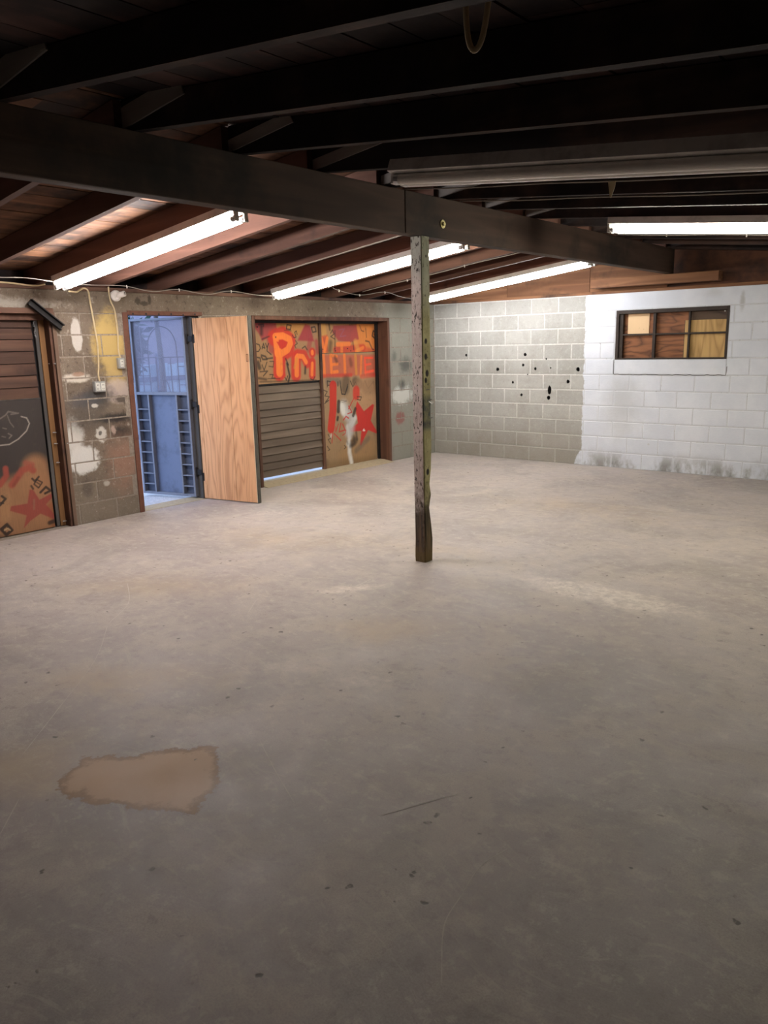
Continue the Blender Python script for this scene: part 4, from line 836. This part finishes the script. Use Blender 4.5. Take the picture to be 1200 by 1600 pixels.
for sgn in (1, -1):
    c0 = (X0-Z1 if sgn == 1 else X0+Z0); c1 = (X1-Z0 if sgn == 1 else X1+Z1); c = c0+pitch
    while c < c1:
        # x - sgn*z = c
        lo, hi = (max(Z0, X0-c), min(Z1, X1-c)) if sgn == 1 else (max(Z0, c-X1), min(Z1, c-X0))
        if hi-lo > .01: m.bar((c+sgn*lo, .001*sgn, lo), (c+sgn*hi, .001*sgn, hi), r_*2, r_*2, up=(0, 1, 0))
        c += pitch
tag(m.build('mesh_screen', M['mesh'], gate), kind='stuff')
orn = MB
def orna(name, pts, r=.006):
    m = MB(); m.tube(pts, r, 6); m.build(name, M['gate'], gate)
cx = .35
orna('arch_bar', [(cx+.20*math.cos(t), -.012, 1.66+.23*math.sin(t)) for t in np.linspace(0, math.pi, 22)])
for x in (.15, .55): orna('bar', [(x, -.012, 1.182), (x, -.012, 1.66)], .007)
for x in (.245, .35, .445): orna('bar', [(x, -.012, 1.182), (x, -.012, 1.56)], .007)
orna('cross_bar', [(.03, -.012, 1.56), (.73, -.012, 1.56)], .006)
orna('scroll', [(.35, -.012, 1.36), (.31, -.012, 1.28), (.28, -.012, 1.185)], .006); orna('scroll', [(.35, -.012, 1.36), (.39, -.012, 1.28), (.42, -.012, 1.185)], .006)
for x0, x1 in ((.03, .15), (.55, .73)):
    for z in (1.26, 1.36, 1.46): orna('tie_bar', [(x0, -.012, z), (x1, -.012, z)], .005)
for x in (.05, .65): orna('bar', [(x, -.012, 1.182), (x, -.012, 1.90)], .006)
for z in (.3, 1.05, 1.75):
    m = MB(); m.tube([(-.010, .0, z-.05), (-.010, .0, z+.05)], .012, 8); m.box((-.075, -.004, z-.03), (0, .004, z+.03)); m.build('hinge', M['black'], gate)
# ---------------------------------------------------------------- big painted door (door_3)
door_3 = tag(empty('door_3'), kind='structure')
PX = -.20
pt('jamb', 'brown', (WT, -1.115, .0), (.012, -1.072, 2.0), door_3); pt('jamb', 'brown', (WT, -3.56, 0), (.010, -3.515, 2.0), door_3)
pt('header', 'brown', (WT, -3.515, 1.955), (.010, -1.115, 2.0), door_3); pt('track', 'black', (-.19, -3.50, 1.925), (-.14, -1.13, 1.954), door_3)
pt('track', 'black', (-.195, -1.150, .03), (-.165, -1.117, 1.925), door_3)
pt('stile', 'greywood', (PX-.03, -3.51, .03), (PX+.035, -3.405, 1.925), door_3); pt('stile', 'trimlight', (PX-.03, -3.403, .03), (PX+.02, -3.348, 1.925), door_3); pt('stile', 'brown', (PX-.03, -2.272, .03), (PX+.022, -2.232, 1.925), door_3)
painted_sheet('painted_panel', -3.346, -2.274, 1.208, 1.925, PX, .02, lin((160, 124, 88)), G_LEFT, M['painted'], door_3)
painted_sheet('painted_panel', -2.230, -1.152, 1.548, 1.925, PX, .02, lin((172, 130, 84)), G_RTOP, M['painted'], door_3)
painted_sheet('painted_panel', -2.230, -1.152, .028, 1.542, PX, .02, lin((158, 130, 98)), G_RLOW, M['painted'], door_3)
pt('joint_strip', 'black', (PX-.02, -3.346, 1.186), (PX-.006, -2.274, 1.207), door_3)
pt('backing', 'black', (PX-.042, -3.40, .075), (PX-.030, -1.12, 1.954), door_3, 0)
z = .062; k = 0
while z < 1.17:
    h_ = .088+.010*rng.random(); z1 = min(z+h_, 1.186); m = MB(); t = .005*rng.random()
    m.prism([(PX-.028, z), (PX-.002+t*.4, z+.002), (PX-.012-t, z1-.003), (PX-.028, z1-.003)], 1, -3.346, -2.274); m.build('slat', M['slat'], door_3); z = z1
m = MB(); m.prism([(WT, -.10), (.085, -.10), (.085, .002), (-.10, .028), (WT, .028)], 1, -3.515, -1.115); m.build('curb', M['sill'], door_3)
for y, z in ((-3.30, 1.88), (-2.2, 1.60), (-1.97, 1.60), (-1.72, 1.60), (-1.18, 1.58)):
    m = MB(); m.tube([(PX-.005, y, z), (PX+.006, y, z)], .008, 6); m.build('screw_head', M['black'], door_3)
# ---------------------------------------------------------------- window_1 with boarded panes
win = tag(empty('window_1'), kind='structure')
def wbox(name, mat, a, b, ch=.002): m = MB(); m.box(a, b, ch); return m.build(name, M[mat], win)
FY0, FY1 = -.004, .07
for n_, a, b in (('window_frame', (WX0, FY0, WZ0), (WX0+.038, FY1, WZ1)), ('window_frame', (WX1-.028, FY0, WZ0), (WX1, FY1, WZ1)), ('window_frame', (WX0+.038, FY0, WZ1-.045), (WX1-.028, FY1, WZ1)), ('window_frame', (WX0+.038, FY0, WZ0), (WX1-.028, FY1, WZ0+.02)),
                 ('window_frame', (WX0+.040, .02, WZ0+.02), (WX0+.085, .06, WZ1-.045)), ('mullion', (3.295, .018, WZ0+.02), (3.330, .055, WZ1-.045)), ('mullion', (3.722, .018, WZ0+.02), (3.745, .050, WZ1-.045)), ('muntin', (WX0+.085, .022, 1.680), (3.295, .048, 1.700)), ('muntin', (3.33, .022, 1.680), (3.722, .048, 1.700)), ('muntin', (3.745, .022, 1.680), (WX1-.028, .048, 1.700))): wbox(n_, 'winframe', a, b)
xs = (WX0+.04, 3.312, 3.733, WX1)
for i in range(3):
    for z0, z1 in ((WZ0+.005, 1.688), (1.692, WZ1-.01)):
        m = MB(); m.box((xs[i]+.002, .0565 if False else .072, z0), (xs[i+1]-.002, .086, z1)); m.build('plywood_pane', M['plyblack'] if (i == 2 and z0 > 1.5) else M['plydark'], win)
m = MB(); m.box((2.962, .060, 1.676), (3.232, .069, 1.948)); m.build('pale_board', M['plypale'], win)
m = MB(); m.box((3.672, .0592, WZ0+.012), (4.158, .0705, 1.842)); m.build('tan_board', M['plytan'], win)
m = MB(); m.box((3.662, .0705, WZ0+.012), (3.672, .0715, 1.842)); m.build('board_edge', M['winframe'], win)
m = MB(); m.tube([(WX1-.05, -.003, WZ1-.06), (WX1-.05, -.012, WZ1-.06)], .007, 6); m.build('screw_head', M['bolt'], win)
# ---------------------------------------------------------------- electrical things on the left wall
ob = tag(empty('outlet_box', (0, -5.551, 1.258)), 'grey steel box with four receptacles on the wall below the longer cable', 'outlet')
m = MB(); m.box((0, -.056, 0), (.048, .056, .100), .004); m.build('box', M['box'], ob)
for y in (-.027, .027):
    m = MB(); m.box((.048, y-.021, .014), (.0515, y+.021, .086), .002); r_ = m.build('receptacle', M['outlet'], ob)
    for z in (.032, .068):
        m = MB()
        for dy in (-.006, .006): m.box((.0514, y+dy-.0018, z-.008), (.0522, y+dy+.0018, z+.006))
        m.build('slot', M['dark'], r_)
sb = tag(empty('switch_box', (0, -5.292, 1.470)), 'small grey outlet box beside the gate doorway at the end of the shorter cable', 'outlet')
m = MB(); m.box((0, -.034, 0), (.042, .034, .105), .004); m.build('box', M['box'], sb)
m = MB(); m.box((.042, -.018, .018), (.0455, .018, .088), .002); r_ = m.build('receptacle', M['outlet'], sb)
for z in (.037, .069):
    m = MB()
    for dy in (-.006, .006): m.box((.0454, dy-.0018, z-.008), (.0462, dy+.0018, z+.006))
    m.build('slot', M['dark'], r_)
lh = tag(empty('lamp_holder', (0, -5.272, 2.165)), 'porcelain lamp holder with no bulb high on the wall left of the gate doorway', 'lamp holder')
m = MB(); m.tube([(0, 0, 0), (.018, 0, 0), (.028, 0, 0)], [.055, .055, .042], 18); m.build('base', M['porcelain'], lh, smooth=True)
m = MB(); m.tube([(.026, .012, .004), (.060, .035, .010), (.088, .052, .018)], [.026, .028, .026], 14); m.build('socket', M['porcelain'], lh, smooth=True)
m = MB(); m.tube([(.0885, .0525, .018), (.0895, .0535, .0182)], .018, 12); m.build('socket_mouth', M['dark'], lh)
m = MB(); m.tube([(.026, -.005, -.026), (.050, .010, -.034)], .016, 10); m.build('outlet_face', M['porcelain'], lh)
def cable(name, label, pts, r, mat, clips=(), cat='cable', k=6):
    m = MB(); m.tube(smooth_path(pts, k), r, 7); o = m.build(name, M[mat], smooth=True); tag(o, label, cat)
    for c in clips:
        q = MB(); c = Vector(c); q.tube([c+Vector((0, 0, .012)), c+Vector((.002, .004, -.004)), c+Vector((0, .002, -.016))], .0055, 6); q.build('insulator', M['porcelain'], o)
    return o
cable('cable', 'cream cable dropping from the nearest lit strip to the four-outlet box', [(.335, -5.93, 2.165), (.28, -5.86, 2.165), (.16, -5.76, 2.175), (.05, -5.66, 2.205), (.016, -5.60, 2.222), (.010, -5.56, 2.20), (.008, -5.548, 2.10), (.007, -5.53, 1.9), (.008, -5.516, 1.70), (.007, -5.525, 1.52), (.010, -5.54, 1.42), (.024, -5.54, 1.355)], .0085, 'wire')
cable('cable', 'shorter cream cable running past the lamp holder to the small outlet box', [(.016, -5.345, 2.26), (.012, -5.345, 2.215), (.010, -5.335, 2.12), (.009, -5.302, 2.04), (.008, -5.292, 1.95), (.008, -5.288, 1.78), (.008, -5.297, 1.65), (.022, -5.292, 1.572)], .0075, 'wire')
cable('wire', 'thin pale wire sagging under the rafters between the first and second lit strips', [(.38, -5.955, 2.222), (.36, -5.70, 2.225), (.33, -5.37, 2.232), (.30, -5.05, 2.195), (.27, -4.74, 2.228), (.30, -4.4, 2.19), (.30, -4.10, 2.232), (.34, -3.75, 2.20), (.33, -3.53, 2.20)], .0032, 'wirew', [(.33, -5.35, 2.228), (.27, -4.72, 2.225), (.30, -4.08, 2.23)], 'wire')
cable('wire', 'thin pale wire coming from the left end of the nearest lit strip along the rafters', [(.40, -6.11, 2.235), (.40, -6.35, 2.255), (.42, -6.66, 2.245), (.40, -7.1, 2.27), (.42, -7.6, 2.24)], .0036, 'wirew', cat='wire')
cable('wire', 'knotted pale wire with small insulators running behind the post top to the corner strip', [(.40, -3.36, 2.18), (.75, -3.05, 2.30), (.62, -2.80, 2.28), (.55, -2.3, 2.235), (.62, -1.9, 2.28), (.55, -1.5, 2.24), (.50, -1.0, 2.21)], .0036, 'wirew', [(.75, -3.05, 2.295), (.60, -2.72, 2.27), (.55, -2.3, 2.235), (.62, -1.9, 2.275)], 'wire')
cable('wire', 'old flat pale wire lying on the wall top above the left door', [(.02, -5.98, 2.243), (.03, -6.10, 2.225), (.03, -6.4, 2.243), (.03, -7.0, 2.235)], .008, 'wire', cat='wire')
cable('cable', 'pale cable loop hanging from the rafters at the top of the view', [(5.70, -7.72, 2.60), (5.695, -7.715, 2.50), (5.70, -7.71, 2.43), (5.715, -7.705, 2.405), (5.735, -7.70, 2.43), (5.752, -7.70, 2.50), (5.765, -7.70, 2.60)], .008, 'wire')
def slopewire(label, y, x0, x1, zf, d, clips):
    return cable('wire', label, [(x, y+.006*math.sin(x*3), zf(x)-d-.004*math.sin(x*5)) for x in np.linspace(x0, x1, 8)], .0042, 'wirew', [(x, y, zf(x)-d) for x in clips], 'wire', 3)
slopewire('thin pale wire stapled along the rafter just beyond the yellowish strip', -2.19, .5, 3.40, zl, .018, (1.2, 2.0))
slopewire('thin pale wire along the right rafter with a scrap of tape hanging from it', -5.29, 3.6, 7.2, zr, .008, (6.6,))
slopewire('thin pale wire along the right rafter just in front of the yellow-edged strip', -4.64, 3.6, 7.2, zr, .006, (5.9,))
slopewire('thin pale wire with insulators strung below the yellow-edged strip', -2.14, 3.7, 7.2, zr, .02, (4.2, 4.9, 5.1))
m = MB(); T = Vector((5.05, -5.30, zr(5.05)-.012)); m.prism([(-.022, 0), (.022, 0), (.018, -.03), (-.002, -.085), (-.010, -.08)], 1, -.0015, .0015); tp = m.build('tape_scrap', M['wire'], loc=T); tag(tp, 'yellowish scrap of tape dangling from a wire under the right rafters', 'tape')
m = MB(); m.box((-.055, -.115, 0), (.055, .115, .03), .003); lv = m.build('splice_block', M['greywood'], loc=(5.50, -6.97, top_r(5.50)-.034)); lv.rotation_euler = (0, math.atan(SR), -.25); tag(lv, 'weathered scrap board nailed to the roof deck between the nearest rafters', 'board')
# ---------------------------------------------------------------- outside the doorway
def mat_ground():
    w = N('gravel_ground'); p = w.pos(); n = w.noise(p, 60, 4, .75); n2 = w.noise(p, 3, 4, .6)
    c = w.mix(w.rng(n, .3, .75), (.42, .41, .42), (.74, .72, .72)); c = w.mix(w.rng(n2, .4, .7, 0, .4), c, (.40, .38, .38)); w.bump(n, .5, .01); return w.done(c, .9)
m = MB(); m.box((-14, -14, -.12), (WT-.002, 6, -.03)); tag(m.build('ground', mat_ground()), kind='structure')
m = MB(); m.box((WT-1.4, -5.6, -.06), (WT-.004, -3.9, -.012), .01); tag(m.build('step_slab', mat_ground()), 'rough concrete slab outside the gate doorway', 'slab')
fence = tag(empty('fence', (-3.4, 0, -.03)), 'pale blue board fence seen through the gate mesh outside', 'fence')
FB = plain('pale_blue_boards', (.36, .50, .62), .6, 0, .3, 5); FP = plain('blue_grey_post', (.10, .13, .20), .6)
y = -5.5; i = 0
while y < -.5:
    m = MB(); m.box((-.012, y, .03), (.012, y+.145, 1.46+.012*math.sin(i*2.3)), .003); m.build('board', FB, fence); y += .15; i += 1
for z in (.35, 1.2):
    m = MB(); m.box((.013, -5.5, z), (.045, -.5, z+.07)); m.build('rail', FP, fence)
for y in (-5.3, -4.1, -3.2, -2.55, -1.7): m = MB(); m.box((.046, y-.04, 0), (.12, y+.04, 1.62)); m.build('post', FP, fence)
sh = tag(empty('shed', (-6.2, -3.2, -.03)), 'mauve-grey building standing beyond the blue fence', 'building')
m = MB(); m.box((-1.5, -2.4, 0), (0, 4, 2.7)); m.build('wall', plain('mauve_wall', (.20, .185, .24), .8, 0, .3, 3), sh)
m = MB(); m.prism([(-1.7, 2.71), (.2, 2.71), (.2, 2.79), (-1.7, 3.1)], 1, -2.6, 4.2); m.build('roof', M['black'], sh)
m = MB(); m.box((.0, -1.5, 1.0), (.03, -.6, 1.9)); m.build('window', M['winframe'], sh)
def leafy(name, label, base, h, rad, nleaf, cols):
    t = tag(empty(name, base), label, 'tree'); m = MB()
    m.tube([(0, 0, 0), (.03, .02, h*.5), (-.04, 0, h*.95)], [.05, .04, .02], 7); m.build('trunk', M['greywood'], t)
    m = MB()
    for i in range(nleaf):
        u = rng.normal(size=3); u /= np.linalg.norm(u); r = rad*rng.random()**.4; c = Vector((u[0]*r, u[1]*r, h+u[2]*r*1.5)); s = .05+.05*rng.random()
        e1 = Vector(rng.normal(size=3)).normalized(); e2 = e1.cross(Vector(rng.normal(size=3))).normalized()
        m.add([c, c+e1*s+e2*s*.35, c+e1*s*2, c+e1*s-e2*s*.35], [(0, 1, 2, 3)])
    tag(m.build('foliage', cols, t), kind='stuff'); return t
leafy('vine_tree', 'dark green leafy tree just outside the left side of the gate doorway', (-1.55, -4.28, -.03), 1.72, .27, 900, plain('dark_leaves', (.020, .055, .042), .5, 0, .5))
leafy('tree', 'dark leafy tree whose crown shows in the gap above the top of the gate', (-2.2, -3.32, -.03), 2.86, .5, 1600, plain('deep_green_leaves', (.030, .070, .050), .5, 0, .5))
